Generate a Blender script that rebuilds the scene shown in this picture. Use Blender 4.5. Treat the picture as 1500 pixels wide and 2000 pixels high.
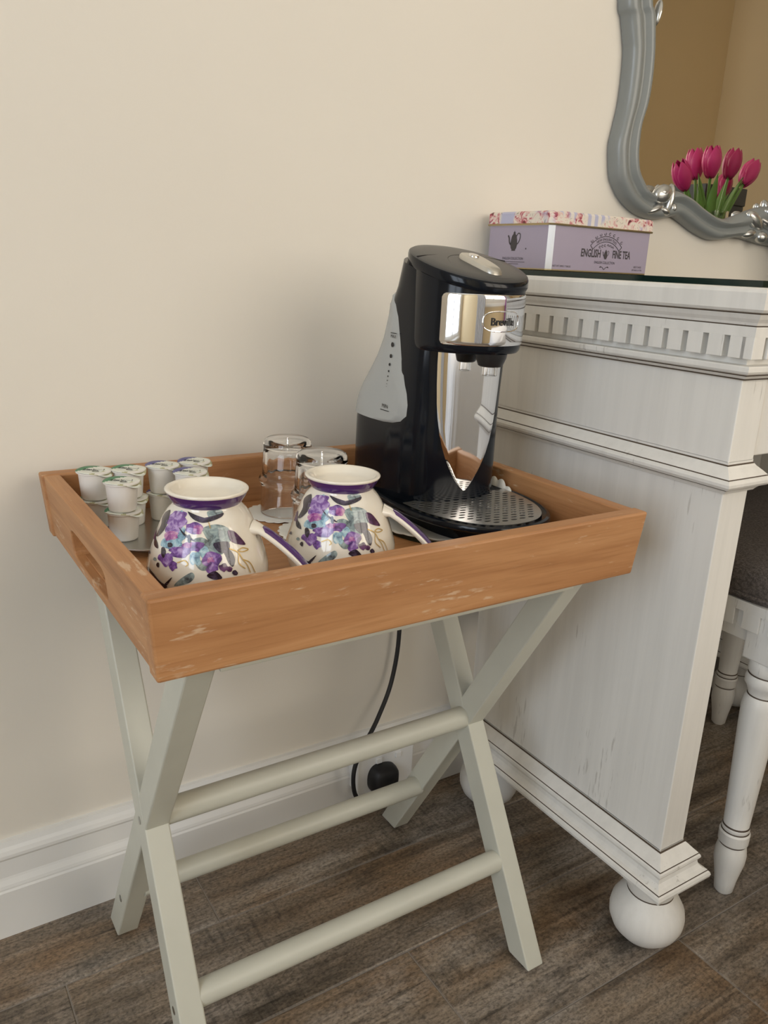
import bpy, bmesh, math, random
from mathutils import Vector, Matrix
random.seed(7)
for o in list(bpy.data.objects): bpy.data.objects.remove(o)
scn = bpy.context.scene
C = scn.collection
PI = math.pi

# ------------------------------------------------------------------ camera
YAW, PITCH, ROLL, FPX = 0.58018, 0.29669, 0.04774, 1578.06
cam_d = bpy.data.cameras.new('camera'); cam = bpy.data.objects.new('camera', cam_d); C.objects.link(cam)
fw = Vector((math.sin(YAW)*math.cos(PITCH), math.cos(YAW)*math.cos(PITCH), -math.sin(PITCH)))
rt = Vector((math.cos(YAW), -math.sin(YAW), 0)); up = rt.cross(fw)
r2 = math.cos(ROLL)*rt + math.sin(ROLL)*up; u2 = -math.sin(ROLL)*rt + math.cos(ROLL)*up
m = Matrix.Identity(4)
for i in range(3):
    m[i][0] = r2[i]; m[i][1] = u2[i]; m[i][2] = -fw[i]
m.translation = Vector((-0.24328, -0.91322, 0.80555))
cam.matrix_world = m
cam_d.sensor_fit = 'VERTICAL'; cam_d.sensor_height = 24.0; cam_d.lens = FPX/2000*24.0
cam_d.clip_start = 0.02
scn.camera = cam

# ------------------------------------------------------------------ light and exposure
w = bpy.data.worlds.new('sky'); scn.world = w; w.use_nodes = True
w.node_tree.nodes['Background'].inputs[0].default_value = (0.62, 0.74, 0.95, 1)
w.node_tree.nodes['Background'].inputs[1].default_value = 1.0
XL, XR, YF, ZC = -1.7, 3.82, -2.2, 2.5          # room limits (back wall is y = 0)
WX0, WX1, WZ0, WZ1 = 0.15, 2.05, 0.80, 2.15      # window opening in the wall opposite
def area(name, loc, rot, sx, sy, power, col):
    d = bpy.data.lights.new(name, 'AREA'); d.shape = 'RECTANGLE'; d.size = sx; d.size_y = sy; d.energy = power; d.color = col
    o = bpy.data.objects.new(name, d); C.objects.link(o); o.location = loc; o.rotation_euler = rot; return o
area('window_front_offscreen', ((WX0+WX1)/2, YF-0.12, (WZ0+WZ1)/2), (PI/2, 0, 0), WX1-WX0, WZ1-WZ0, 28.5, (1.0, 0.86, 0.645))
VY0, VY1, VZ0, VZ1 = -1.95, -0.75, 0.40, 2.15    # second window, in the left wall
area('window_left_offscreen', (XL-0.12, (VY0+VY1)/2, (VZ0+VZ1)/2), (PI/2, 0, -PI/2), VY1-VY0, VZ1-VZ0, 29, (0.84, 0.92, 1.0))
scn.view_settings.view_transform = 'Standard'; scn.view_settings.look = 'None'
scn.view_settings.exposure = 0.06; scn.view_settings.gamma = 1.0; scn.view_settings.use_curve_mapping = False

# ------------------------------------------------------------------ materials
def srgb(r, g, b):
    f = lambda v: (v/255/12.92) if v/255 <= .04045 else ((v/255+.055)/1.055)**2.4
    return (f(r), f(g), f(b), 1)
M = {}
def mat(name, col, rough=.5, metal=0., spec=.5, **kw):
    mt = bpy.data.materials.new(name); mt.use_nodes = True
    b = mt.node_tree.nodes['Principled BSDF']
    b.inputs['Base Color'].default_value = col; b.inputs['Roughness'].default_value = rough
    b.inputs['Metallic'].default_value = metal; b.inputs['Specular IOR Level'].default_value = spec
    for k, v in kw.items(): b.inputs[k.replace('_', ' ')].default_value = v
    M[name] = mt; return mt
def nodes(mt):
    nt = mt.node_tree
    return nt, nt.nodes, nt.links, nt.nodes['Principled BSDF']
def ramp(N, pts):
    r = N.new('ShaderNodeValToRGB'); e = r.color_ramp.elements
    e[0].position, e[0].color = pts[0]; e[1].position, e[1].color = pts[-1]
    for p, c in pts[1:-1]:
        x = e.new(p); x.color = c
    return r
def noise(N, L, vec, scale, detail=4, rough=.55, dist=0.):
    n = N.new('ShaderNodeTexNoise'); n.inputs['Scale'].default_value = scale; n.inputs['Detail'].default_value = detail
    n.inputs['Roughness'].default_value = rough; n.inputs['Distortion'].default_value = dist
    if vec is not None: L.new(vec, n.inputs['Vector'])
    return n
def mapping(N, L, vec, sc, loc=(0, 0, 0)):
    mp = N.new('ShaderNodeMapping'); mp.inputs['Scale'].default_value = sc; mp.inputs['Location'].default_value = loc
    L.new(vec, mp.inputs['Vector']); return mp
def mixc(N, L, fac, a, b, mode='MIX'):
    x = N.new('ShaderNodeMix'); x.data_type = 'RGBA'; x.blend_type = mode
    for s, v in ((0, fac), (6, a), (7, b)):
        if isinstance(v, (int, float, tuple)): x.inputs[s].default_value = v
        else: L.new(v, x.inputs[s])
    return x.outputs[2]
def bump(N, L, B, h, strength, dist=.002):
    b = N.new('ShaderNodeBump'); b.inputs['Strength'].default_value = strength; b.inputs['Distance'].default_value = dist
    L.new(h, b.inputs['Height']); L.new(b.outputs[0], B.inputs['Normal'])

def paint(name, col, var=.04, rough=.6, scale=6., bs=.05):
    mt = mat(name, col, rough); nt, N, L, B = nodes(mt)
    tc = N.new('ShaderNodeTexCoord'); n = noise(N, L, tc.outputs['Object'], scale, 3)
    d = tuple(max(0, c*(1-var)) for c in col[:3])+(1,); l = tuple(min(1, c*(1+var)) for c in col[:3])+(1,)
    r = ramp(N, [(.35, d), (.65, l)]); L.new(n.outputs[0], r.inputs[0]); L.new(r.outputs[0], B.inputs['Base Color'])
    n2 = noise(N, L, tc.outputs['Object'], 350, 3); bump(N, L, B, n2.outputs[0], bs, .0006)
    return mt
paint('wall_cream', (.79, .74, .655, 1), .02, .75, 1.5, .12)
paint('wall_tan', (.87, .69, .42, 1), .02, .75, 1.5, .12)
paint('ceiling_white', (.85, .83, .78, 1), .01, .8)
paint('skirting_white', (.84, .83, .80, 1), .015, .38, 4, .02)
paint('sage_paint', (.56, .555, .475, 1), .03, .42, 14, .06)
paint('plastic_white', (.86, .86, .85, 1), .01, .3, 4, .0)

def antique(name, base):
    mt = mat(name, base, .5); nt, N, L, B = nodes(mt)
    tc = N.new('ShaderNodeTexCoord'); ob = N.new('ShaderNodeObjectInfo')
    add = N.new('ShaderNodeVectorMath'); add.operation = 'ADD'
    L.new(tc.outputs['Object'], add.inputs[0])
    cmb = N.new('ShaderNodeCombineXYZ'); L.new(ob.outputs['Random'], cmb.inputs[0]); L.new(ob.outputs['Random'], cmb.inputs[2])
    L.new(cmb.outputs[0], add.inputs[1])
    mp = mapping(N, L, add.outputs[0], (60, 60, 3)); n = noise(N, L, mp.outputs[0], 1, 6, .6)
    c2 = tuple(c*.93 for c in base[:3])+(1,)
    r = ramp(N, [(.36, c2), (.6, base)]); L.new(n.outputs[0], r.inputs[0])
    mp2 = mapping(N, L, add.outputs[0], (210, 210, 26), (3, 1, 5)); n2 = noise(N, L, mp2.outputs[0], 1, 3, .5)
    mp3 = mapping(N, L, add.outputs[0], (9, 9, 7), (7, 2, 1)); n3 = noise(N, L, mp3.outputs[0], 1, 2, .5)
    mul = N.new('ShaderNodeMath'); mul.operation = 'MULTIPLY'; L.new(n2.outputs[0], mul.inputs[0]); L.new(n3.outputs[0], mul.inputs[1])
    r2_ = ramp(N, [(.375, (0, 0, 0, 1)), (.43, (1, 1, 1, 1))]); L.new(mul.outputs[0], r2_.inputs[0])
    f = N.new('ShaderNodeMath'); f.operation = 'MULTIPLY'; f.inputs[1].default_value = .38; L.new(r2_.outputs[0], f.inputs[0])
    out = mixc(N, L, f.outputs[0], r.outputs[0], (.28, .25, .21, 1))
    L.new(out, B.inputs['Base Color']); bump(N, L, B, n.outputs[0], .12, .001)
    return mt
antique('antique_white', (.79, .77, .725, 1))
mat('glaze_brown', (.075, .052, .034, 1), .6)

def wood(name, axis):
    mt = mat(name, (.5, .3, .15, 1), .5); nt, N, L, B = nodes(mt)
    tc = N.new('ShaderNodeTexCoord'); ob = N.new('ShaderNodeObjectInfo')
    cmb = N.new('ShaderNodeCombineXYZ')
    for k in range(3): L.new(ob.outputs['Random'], cmb.inputs[k])
    add = N.new('ShaderNodeVectorMath'); add.operation = 'ADD'; L.new(tc.outputs['Object'], add.inputs[0]); L.new(cmb.outputs[0], add.inputs[1])
    s1 = [38, 38, 38]; s1[axis] = 3.2
    s2 = [420, 420, 420]; s2[axis] = 14
    mp = mapping(N, L, add.outputs[0], s1); n = noise(N, L, mp.outputs[0], 1, 5, .6, .6)
    r = ramp(N, [(.25, (.315, .138, .050, 1)), (.42, (.425, .198, .078, 1)), (.58, (.500, .248, .104, 1)), (.78, (.58, .315, .148, 1))]); L.new(n.outputs[0], r.inputs[0])
    mp2 = mapping(N, L, add.outputs[0], s2); n2 = noise(N, L, mp2.outputs[0], 1, 2, .5)
    r2_ = ramp(N, [(.32, (.80, .76, .70, 1)), (.5, (1, 1, 1, 1))]); L.new(n2.outputs[0], r2_.inputs[0])
    c = mixc(N, L, .55, r.outputs[0], r2_.outputs[0], 'MULTIPLY')
    # pale scuffed wear in patches
    s3 = [230, 230, 230]; s3[axis] = 45
    mp3 = mapping(N, L, add.outputs[0], s3, (2, 5, 9)); n3 = noise(N, L, mp3.outputs[0], 1, 3, .6)
    s4 = [14, 14, 30]; mp4 = mapping(N, L, add.outputs[0], s4, (4, 1, 3)); n4 = noise(N, L, mp4.outputs[0], 1, 2)
    mu = N.new('ShaderNodeMath'); mu.operation = 'MULTIPLY'; L.new(n3.outputs[0], mu.inputs[0]); L.new(n4.outputs[0], mu.inputs[1])
    r3 = ramp(N, [(.34, (0, 0, 0, 1)), (.42, (.55, .55, .55, 1))]); L.new(mu.outputs[0], r3.inputs[0])
    c = mixc(N, L, r3.outputs[0], c, (.72, .55, .38, 1))
    L.new(c, B.inputs['Base Color'])
    bump(N, L, B, n2.outputs[0], .12, .0006)
    return mt
wood('oak_x', 0); wood('oak_y', 1)

def plankmat():
    mt = mat('plank_tile', (.2, .16, .12, 1), .46); nt, N, L, B = nodes(mt)
    tc = N.new('ShaderNodeTexCoord'); ob = N.new('ShaderNodeObjectInfo')
    mul = N.new('ShaderNodeVectorMath'); mul.operation = 'SCALE'; mul.inputs['Scale'].default_value = 9.
    cmb = N.new('ShaderNodeCombineXYZ')
    for k in range(3): L.new(ob.outputs['Random'], cmb.inputs[k])
    L.new(cmb.outputs[0], mul.inputs[0])
    add = N.new('ShaderNodeVectorMath'); add.operation = 'ADD'; L.new(tc.outputs['Object'], add.inputs[0]); L.new(mul.outputs[0], add.inputs[1])
    def nz(sc, loc, det=5, ro=.65, di=0.): return noise(N, L, mapping(N, L, add.outputs[0], sc, loc).outputs[0], 1, det, ro, di).outputs[0]
    def rmp(src, pts): r = ramp(N, pts); L.new(src, r.inputs[0]); return r.outputs[0]
    g = lambda v: (v, v, v, 1)
    # long grain
    c = rmp(nz((3.2, 46, 1), (0, 0, 0), 10, .72, .6), [(.28, (.075, .058, .043, 1)), (.42, (.150, .118, .088, 1)), (.55, (.235, .190, .146, 1)), (.72, (.345, .292, .238, 1))])
    # brown or grey drift inside the plank
    c = mixc(N, L, .9, c, rmp(nz((3.2, 8, 1), (3, 3, 0), 4, .6), [(.36, (.86, .88, .92, 1)), (.5, (1, .96, .90, 1)), (.64, (1.0, .78, .56, 1))]), 'MULTIPLY')
    # pale worn fields
    c = mixc(N, L, rmp(nz((5, 15, 1), (1, 8, 0), 7, .7), [(.50, g(0)), (.66, g(.62))]), c, (.345, .305, .262, 1))
    # dark smudges
    c = mixc(N, L, rmp(nz((6, 17, 1), (9, 2, 0), 7, .72), [(.54, g(0)), (.68, g(.78))]), c, (.040, .033, .026, 1))
    # gritty speckle and saw marks across the grain
    c = mixc(N, L, 1.0, c, rmp(nz((190, 330, 1), (2, 6, 0), 3, .7), [(.34, g(.50)), (.5, g(1.0)), (.66, g(1.35))]), 'MULTIPLY')
    c = mixc(N, L, rmp(nz((4, 9, 1), (6, 5, 0), 3, .6), [(.50, g(0)), (.60, g(.7))]), c, mixc(N, L, 1.0, c, rmp(nz((150, 22, 1), (4, 4, 0), 4, .7), [(.36, g(.45)), (.52, g(1.05))]), 'MULTIPLY'))
    # thin dark cracks along the grain
    cr = nz((7, 150, 1), (1, 4, 0), 4, .62, .5)
    c = mixc(N, L, .85, c, rmp(cr, [(.30, g(.35)), (.41, g(1.0))]), 'MULTIPLY')
    L.new(c, B.inputs['Base Color']); bump(N, L, B, cr, .3, .001)
plankmat()
mat('grout', (.26, .23, .20, 1), .8)

mat('black_gloss', (.004, .006, .010, 1), .13, 0, .28)
mat('black_satin', (.012, .012, .013, 1), .33)
mat('charcoal_lid', (.050, .050, .050, 1), .36)
mat('black_rubber', (.012, .012, .014, 1), .5)
mat('chrome', (.86, .86, .87, 1), .045, 1.)
mat('brushed_steel', (.60, .60, .59, 1), .33, 1.)
mat('silver_paint', (.55, .55, .53, 1), .26, .85)
mat('mirror_silver', (.90, .89, .87, 1), .0, 1.)
mat('tank_grey', (.40, .41, .40, 1), .25, 0, .5)
mat('ink_black', (.012, .011, .012, 1), .5)
mat('button_silver', (.62, .61, .57, 1), .28, .9)
mat('ceramic_cream', (.82, .765, .66, 1), .10, 0, .5, Coat_Weight=.6, Coat_Roughness=.04)
mat('purple_glaze', (.080, .028, .150, 1), .13, 0, .5, Coat_Weight=.6, Coat_Roughness=.04)
mat('clear_glass', (1, 1, 1, 1), .0, 0, .5, Transmission_Weight=1., IOR=1.47)
mat('green_glass', (.75, .92, .84, 1), .0, 0, .5, Transmission_Weight=1., IOR=1.5)
mat('glass_edge', (.006, .018, .014, 1), .12)
mat('paper_white', (.86, .84, .78, 1), .8)
mat('pot_white', (.80, .775, .73, 1), .32, 0, .5, Subsurface_Weight=.0)
mat('foil_pale', (.76, .79, .72, 1), .32, .15)
mat('foil_green', (.012, .20, .075, 1), .3, .2)
mat('foil_blue', (.05, .055, .26, 1), .3, .2)
mat('foil_olive', (.50, .49, .30, 1), .35, .2)
mat('silver_plate', (.55, .55, .52, 1), .28, 1.)
mat('screw_zinc', (.45, .45, .43, 1), .35, 1.)
mat('tin_lilac', (.41, .36, .46, 1), .35, .1)
mat('tin_metal', (.62, .62, .64, 1), .25, 1.)
mat('tin_gold', (.45, .36, .20, 1), .3, .9)
mat('print_grey', (.055, .047, .052, 1), .5)
mat('frame_grey', (.235, .250, .245, 1), .30, 0, .5)
mat('tulip_pink', (.60, .035, .17, 1), .4, 0, .4)
mat('tulip_deep', (.42, .015, .10, 1), .4, 0, .4)
mat('leaf_green', (.16, .30, .055, 1), .45)
mat('dark_box', (.05, .047, .04, 1), .5)
mat('gold_line', (.55, .36, .10, 1), .3, .3)
def watercolor(name, a, b, c_, sc=170):
    mt = mat(name, a, .14, 0, .5, Coat_Weight=.6, Coat_Roughness=.04); nt, N, L, B = nodes(mt)
    tc = N.new('ShaderNodeTexCoord'); n = noise(N, L, tc.outputs['Object'], sc, 4, .6, .6)
    r = ramp(N, [(.33, a), (.5, b), (.66, c_)]); L.new(n.outputs[0], r.inputs[0]); L.new(r.outputs[0], B.inputs['Base Color'])
watercolor('print_purple', (.055, .018, .12, 1), (.20, .085, .33, 1), (.50, .36, .62, 1))
watercolor('print_pink', (.20, .035, .20, 1), (.42, .14, .36, 1), (.66, .44, .50, 1))
watercolor('print_teal', (.06, .11, .20, 1), (.28, .46, .55, 1), (.58, .70, .72, 1))
watercolor('print_leaf', (.05, .06, .07, 1), (.20, .26, .27, 1), (.36, .44, .42, 1))
watercolor('print_dark', (.010, .008, .014, 1), (.025, .016, .035, 1), (.08, .06, .11, 1))
watercolor('print_plum', (.035, .010, .035, 1), (.085, .028, .085, 1), (.17, .07, .18, 1))
def floral():
    mt = mat('lid_floral', (.8, .7, .6, 1), .35); nt, N, L, B = nodes(mt)
    tc = N.new('ShaderNodeTexCoord')
    wv = N.new('ShaderNodeTexWave'); wv.inputs['Scale'].default_value = 26; wv.inputs['Distortion'].default_value = .0
    mpw = mapping(N, L, tc.outputs['Object'], (1, 1, 0)); L.new(mpw.outputs[0], wv.inputs['Vector'])
    rw = ramp(N, [(.45, (.78, .72, .66, 1)), (.55, (.50, .50, .66, 1))]); L.new(wv.outputs[0], rw.inputs[0])
    v = N.new('ShaderNodeTexVoronoi'); v.inputs['Scale'].default_value = 42; L.new(tc.outputs['Object'], v.inputs['Vector'])
    rv = ramp(N, [(.30, (1, 1, 1, 1)), (.42, (0, 0, 0, 1))]); L.new(v.outputs['Distance'], rv.inputs[0])
    n = noise(N, L, tc.outputs['Object'], 95, 4, .6, 1.)
    rn = ramp(N, [(.30, (.06, .04, .03, 1)), (.38, (.42, .04, .08, 1)), (.45, (.72, .42, .40, 1)), (.52, (.80, .73, .63, 1)), (.62, (.78, .70, .60, 1)), (.68, (.16, .11, .09, 1))]); L.new(n.outputs[0], rn.inputs[0])
    nn = noise(N, L, tc.outputs['Object'], 16, 2); rr = ramp(N, [(.45, (0, 0, 0, 1)), (.52, (1, 1, 1, 1))]); L.new(nn.outputs[0], rr.inputs[0])
    mx = N.new('ShaderNodeMath'); mx.operation = 'MAXIMUM'; L.new(rv.outputs[0], mx.inputs[0]); L.new(rr.outputs[0], mx.inputs[1])
    L.new(mixc(N, L, mx.outputs[0], rw.outputs[0], rn.outputs[0]), B.inputs['Base Color'])
floral()
def fabric(name, a, b):
    mt = mat(name, a, .9); nt, N, L, B = nodes(mt)
    tc = N.new('ShaderNodeTexCoord'); mp = mapping(N, L, tc.outputs['Object'], (900, 260, 260)); n = noise(N, L, mp.outputs[0], 1, 2)
    mp2 = mapping(N, L, tc.outputs['Object'], (260, 900, 900)); n2 = noise(N, L, mp2.outputs[0], 1, 2)
    s = N.new('ShaderNodeMath'); s.operation = 'ADD'; L.new(n.outputs[0], s.inputs[0]); L.new(n2.outputs[0], s.inputs[1])
    r = ramp(N, [(.40, a), (.62, b)]); h = N.new('ShaderNodeMath'); h.operation = 'MULTIPLY'; h.inputs[1].default_value = .5
    L.new(s.outputs[0], h.inputs[0]); L.new(h.outputs[0], r.inputs[0]); L.new(r.outputs[0], B.inputs['Base Color']); bump(N, L, B, h.outputs[0], .5, .0008)
fabric('grey_linen', (.052, .043, .038, 1), (.150, .124, .108, 1))
fabric('curtain_pale', (.72, .72, .74, 1), (.80, .80, .82, 1))
fabric('bed_linen', (.80, .81, .84, 1), (.86, .87, .90, 1))
fabric('curtain_magenta', (.30, .05, .28, 1), (.38, .08, .36, 1))
mat('lamp_shade', (.80, .72, .58, 1), .7)

# ------------------------------------------------------------------ helpers
def link(name, me, parent=None, loc=None):
    o = bpy.data.objects.new(name, me); C.objects.link(o)
    if loc is not None: o.location = loc
    if parent is not None: o.parent = parent
    return o
def mk(name, verts, faces, mats, parent=None, smooth=False, mi=None, auto=None):
    me = bpy.data.meshes.new(name); me.from_pydata([tuple(v) for v in verts], [], faces)
    for t in (mats if isinstance(mats, (list, tuple)) else [mats]): me.materials.append(M[t])
    if mi: me.polygons.foreach_set('material_index', mi)
    bm = bmesh.new(); bm.from_mesh(me); bmesh.ops.recalc_face_normals(bm, faces=bm.faces); bm.to_mesh(me); bm.free()
    if smooth: shade(me, auto)
    me.update(); return link(name, me, parent)
def shade(me, ang=None):
    for p in me.polygons: p.use_smooth = True
    if ang is not None:
        bm = bmesh.new(); bm.from_mesh(me)
        for e in bm.edges:
            if len(e.link_faces) == 2 and e.calc_face_angle(0) > math.radians(ang): e.smooth = False
        bm.to_mesh(me); bm.free()
def tag(o, label=None, cat=None, group=None, kind=None):
    if label: o['label'] = label
    if cat: o['category'] = cat
    if group: o['group'] = group
    if kind: o['kind'] = kind
    return o
def thing(name, loc, label, cat, group=None, rz=0):
    o = link(name, None, None, loc); o.rotation_euler = (0, 0, rz); o.empty_display_size = .02
    return tag(o, label, cat, group)
def off(o, p):   # keep world coordinates for a child whose verts were given in world space
    return [(v[0]-p[0], v[1]-p[1], v[2]-p[2]) for v in o]
def bevel(o, wdt, seg=2):
    bm = bmesh.new(); bm.from_mesh(o.data)
    es = [e for e in bm.edges if len(e.link_faces) == 2 and e.calc_face_angle(0) > .5]
    bmesh.ops.bevel(bm, geom=es, offset=wdt, segments=seg, profile=.5, affect='EDGES', clamp_overlap=True)
    bm.to_mesh(o.data); bm.free()
    return o
def hexa(name, P, mt, parent=None, bv=0, o=(0, 0, 0)):
    # P: bottom 4 then top 4 corners, counter-clockwise
    f = [(3, 2, 1, 0), (4, 5, 6, 7), (0, 1, 5, 4), (1, 2, 6, 5), (2, 3, 7, 6), (3, 0, 4, 7)]
    ob = mk(name, off(P, o), f, mt, parent)
    if bv: bevel(ob, bv)
    return ob
def box(name, x0, x1, y0, y1, z0, z1, mt, parent=None, bv=0, o=(0, 0, 0)):
    return hexa(name, [(x0, y0, z0), (x1, y0, z0), (x1, y1, z0), (x0, y1, z0), (x0, y0, z1), (x1, y0, z1), (x1, y1, z1), (x0, y1, z1)], mt, parent, bv, o)
def lathe_data(prof, n=40, cx=0, cy=0, cz=0, cap0=False, cap1=False):
    V, F = [], []
    for r, z in prof:
        for i in range(n):
            a = 2*PI*i/n; V.append((cx+r*math.cos(a), cy+r*math.sin(a), cz+z))
    for k in range(len(prof)-1):
        for i in range(n):
            j = (i+1) % n; F.append((k*n+i, k*n+j, (k+1)*n+j, (k+1)*n+i))
    if cap0: F.append(tuple(reversed(range(n))))
    if cap1: F.append(tuple((len(prof)-1)*n+i for i in range(n)))
    return V, F
def lathe(name, prof, mats, parent=None, n=40, c=(0, 0, 0), cap0=False, cap1=False, segm=None, auto=35):
    V, F = lathe_data(prof, n, *c, cap0, cap1)
    mi = None
    if segm:
        mi = [segm[k] for k in range(len(prof)-1) for _ in range(n)]
        if cap0: mi.append(segm[0])
        if cap1: mi.append(segm[-1])
    return mk(name, V, F, mats, parent, True, mi, auto)
def spline(pts, n=8):
    out = []; P = [Vector(p) for p in pts]
    for i in range(len(P)-1):
        a = P[i-1] if i else P[0]*2-P[1]; b = P[i]; c = P[i+1]; d = P[i+2] if i+2 < len(P) else P[-1]*2-P[-2]
        for k in range(n):
            t = k/n; out.append(.5*((2*b)+(c-a)*t+(2*a-5*b+4*c-d)*t*t+(3*b-a-3*c+d)*t**3))
    out.append(P[-1]); return out
def tube_data(pts, rad, n=10, flat=None):
    V, F = [], []; P = [Vector(p) for p in pts]; prev = None
    for i, p in enumerate(P):
        t = (P[min(i+1, len(P)-1)]-P[max(i-1, 0)]).normalized()
        if prev is None:
            u = t.orthogonal().normalized() if flat is None else (Vector(flat)-t*t.dot(Vector(flat))).normalized()
        else: u = (prev-t*t.dot(prev)).normalized()
        prev = u; v = t.cross(u); r = rad[i] if isinstance(rad, (list, tuple)) else rad
        ru, rv = r if isinstance(r, (list, tuple)) else (r, r)
        for k in range(n):
            a = 2*PI*k/n; V.append(p+u*ru*math.cos(a)+v*rv*math.sin(a))
    for i in range(len(P)-1):
        for k in range(n):
            j = (k+1) % n; F.append((i*n+k, i*n+j, (i+1)*n+j, (i+1)*n+k))
    F.append(tuple(reversed(range(n)))); F.append(tuple((len(P)-1)*n+k for k in range(n)))
    return V, F
def tube(name, pts, rad, mt, parent=None, n=10, flat=None, o=(0, 0, 0)):
    V, F = tube_data(pts, rad, n, flat); return mk(name, off(V, o), F, mt, parent, True, None, 50)
def rectloft(name, x0, x1, y0, y1, prof, parent=None, o=(0, 0, 0), mats=('antique_white', 'glaze_brown'), dark=()):
    # moulding wrapped round a rectangle: prof = [(outward d, z)]; segments listed in dark carry the brown glaze line
    V, F, mi = [], [], []
    for d, z in prof:
        V += [(x0-d, y0-d, z), (x1+d, y0-d, z), (x1+d, y1+d, z), (x0-d, y1+d, z)]
    for k in range(len(prof)-1):
        for i in range(4):
            j = (i+1) % 4; F.append((4*k+i, 4*k+j, 4*k+4+j, 4*k+4+i)); mi.append(1 if k in dark else 0)
    F.append((0, 1, 2, 3)); F.append(tuple(4*(len(prof)-1)+i for i in range(4))); mi += [0, 0]
    return mk(name, off(V, o), F, list(mats), parent, False, mi)
def tree(root, loc, rz=None, **props):
    r = root.copy(); C.objects.link(r); r.location = loc
    if rz is not None: r.rotation_euler = (0, 0, rz)
    for k, v in props.items(): r[k] = v
    for ch in list(root.children):
        c = ch.copy(); C.objects.link(c); c.parent = r
        for g in list(ch.children):
            d = g.copy(); C.objects.link(d); d.parent = c
    return r
def text_data(body, size, sx=1.0, extr=.00015, bold=0):
    cu = bpy.data.curves.new('t', 'FONT'); cu.body = body; cu.size = size; cu.align_x = 'CENTER'; cu.align_y = 'CENTER'
    cu.resolution_u = 2; cu.offset = bold
    o = bpy.data.objects.new('t', cu); C.objects.link(o)
    dg = bpy.context.evaluated_depsgraph_get(); me = bpy.data.meshes.new_from_object(o.evaluated_get(dg))
    V = [(v.co.x*sx, v.co.y) for v in me.vertices]; F = [tuple(p.vertices) for p in me.polygons]
    bpy.data.objects.remove(o); bpy.data.curves.remove(cu); bpy.data.meshes.remove(me)
    return V, F
def merge(parts):
    V, F = [], []
    for v, f in parts:
        n = len(V); V += list(v); F += [tuple(i+n for i in q) for q in f]
    return V, F
# ================================================================== the room
def st(o): o['kind'] = 'structure'; return o
T = .12
st(box('wall_back', XL-T, XR+T, 0, T, -.02, ZC, 'wall_cream'))
wl = link('wall_left', None, None, (XL, YF/2, 0)); st(wl)
for a in ((YF-T, VY0, -.02, ZC), (VY1, 0, -.02, ZC), (VY0, VY1, -.02, VZ0), (VY0, VY1, VZ1, ZC)):
    box('wall_panel', XL-T, XL, a[0], a[1], a[2], a[3], 'wall_cream', wl, 0, wl.location)
w2 = link('window_2', None, None, (XL-.06, (VY0+VY1)/2, VZ0)); st(w2)
for a in ((VY0, VY0+.06, VZ0, VZ1), (VY1-.06, VY1, VZ0, VZ1), (VY0+.06, VY1-.06, VZ0, VZ0+.06), (VY0+.06, VY1-.06, VZ1-.06, VZ1)):
    box('window_frame', XL-.09, XL-.04, a[0], a[1], a[2], a[3], 'skirting_white', w2, .004, w2.location)
box('mullion', XL-.09, XL-.04, (VY0+VY1)/2-.03, (VY0+VY1)/2+.03, VZ0+.06, VZ1-.06, 'skirting_white', w2, .004, w2.location)
box('window_sill', XL-.03, XL+.07, VY0-.06, VY1+.06, VZ0-.03, VZ0, 'skirting_white', w2, .004, w2.location)
st(box('wall_right', XR, XR+T, YF-T, 0, -.02, ZC, 'wall_tan'))
wf = link('wall_front', None, None, ((XL+XR)/2, YF, 0)); st(wf)
o_ = wf.location
for a in ((XL, WX0, -.02, ZC), (WX1, XR, -.02, ZC), (WX0, WX1, -.02, WZ0), (WX0, WX1, WZ1, ZC)):
    box('wall_panel', a[0], a[1], YF-T, YF, a[2], a[3], 'wall_tan', wf, 0, o_)
st(box('ceiling', XL-T, XR+T, YF-T, T, ZC, ZC+.1, 'ceiling_white'))
# window opposite: frame, mullions, sill
wn = link('window_1', None, None, ((WX0+WX1)/2, YF-.06, WZ0)); st(wn); o_ = wn.location
yy0, yy1 = YF-.09, YF-.04
for a in ((WX0, WX0+.06, WZ0, WZ1), (WX1-.06, WX1, WZ0, WZ1), (WX0+.06, WX1-.06, WZ0, WZ0+.06), (WX0+.06, WX1-.06, WZ1-.06, WZ1)):
    box('window_frame', a[0], a[1], yy0, yy1, a[2], a[3], 'skirting_white', wn, .004, o_)
for f in (1/3, 2/3):
    xm_ = WX0+(WX1-WX0)*f; box('mullion', xm_-.03, xm_+.03, yy0, yy1, WZ0+.06, WZ1-.06, 'skirting_white', wn, .004, o_)
box('window_sill', WX0-.06, WX1+.06, YF-.03, YF+.07, WZ0-.03, WZ0, 'skirting_white', wn, .004, o_)

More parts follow.
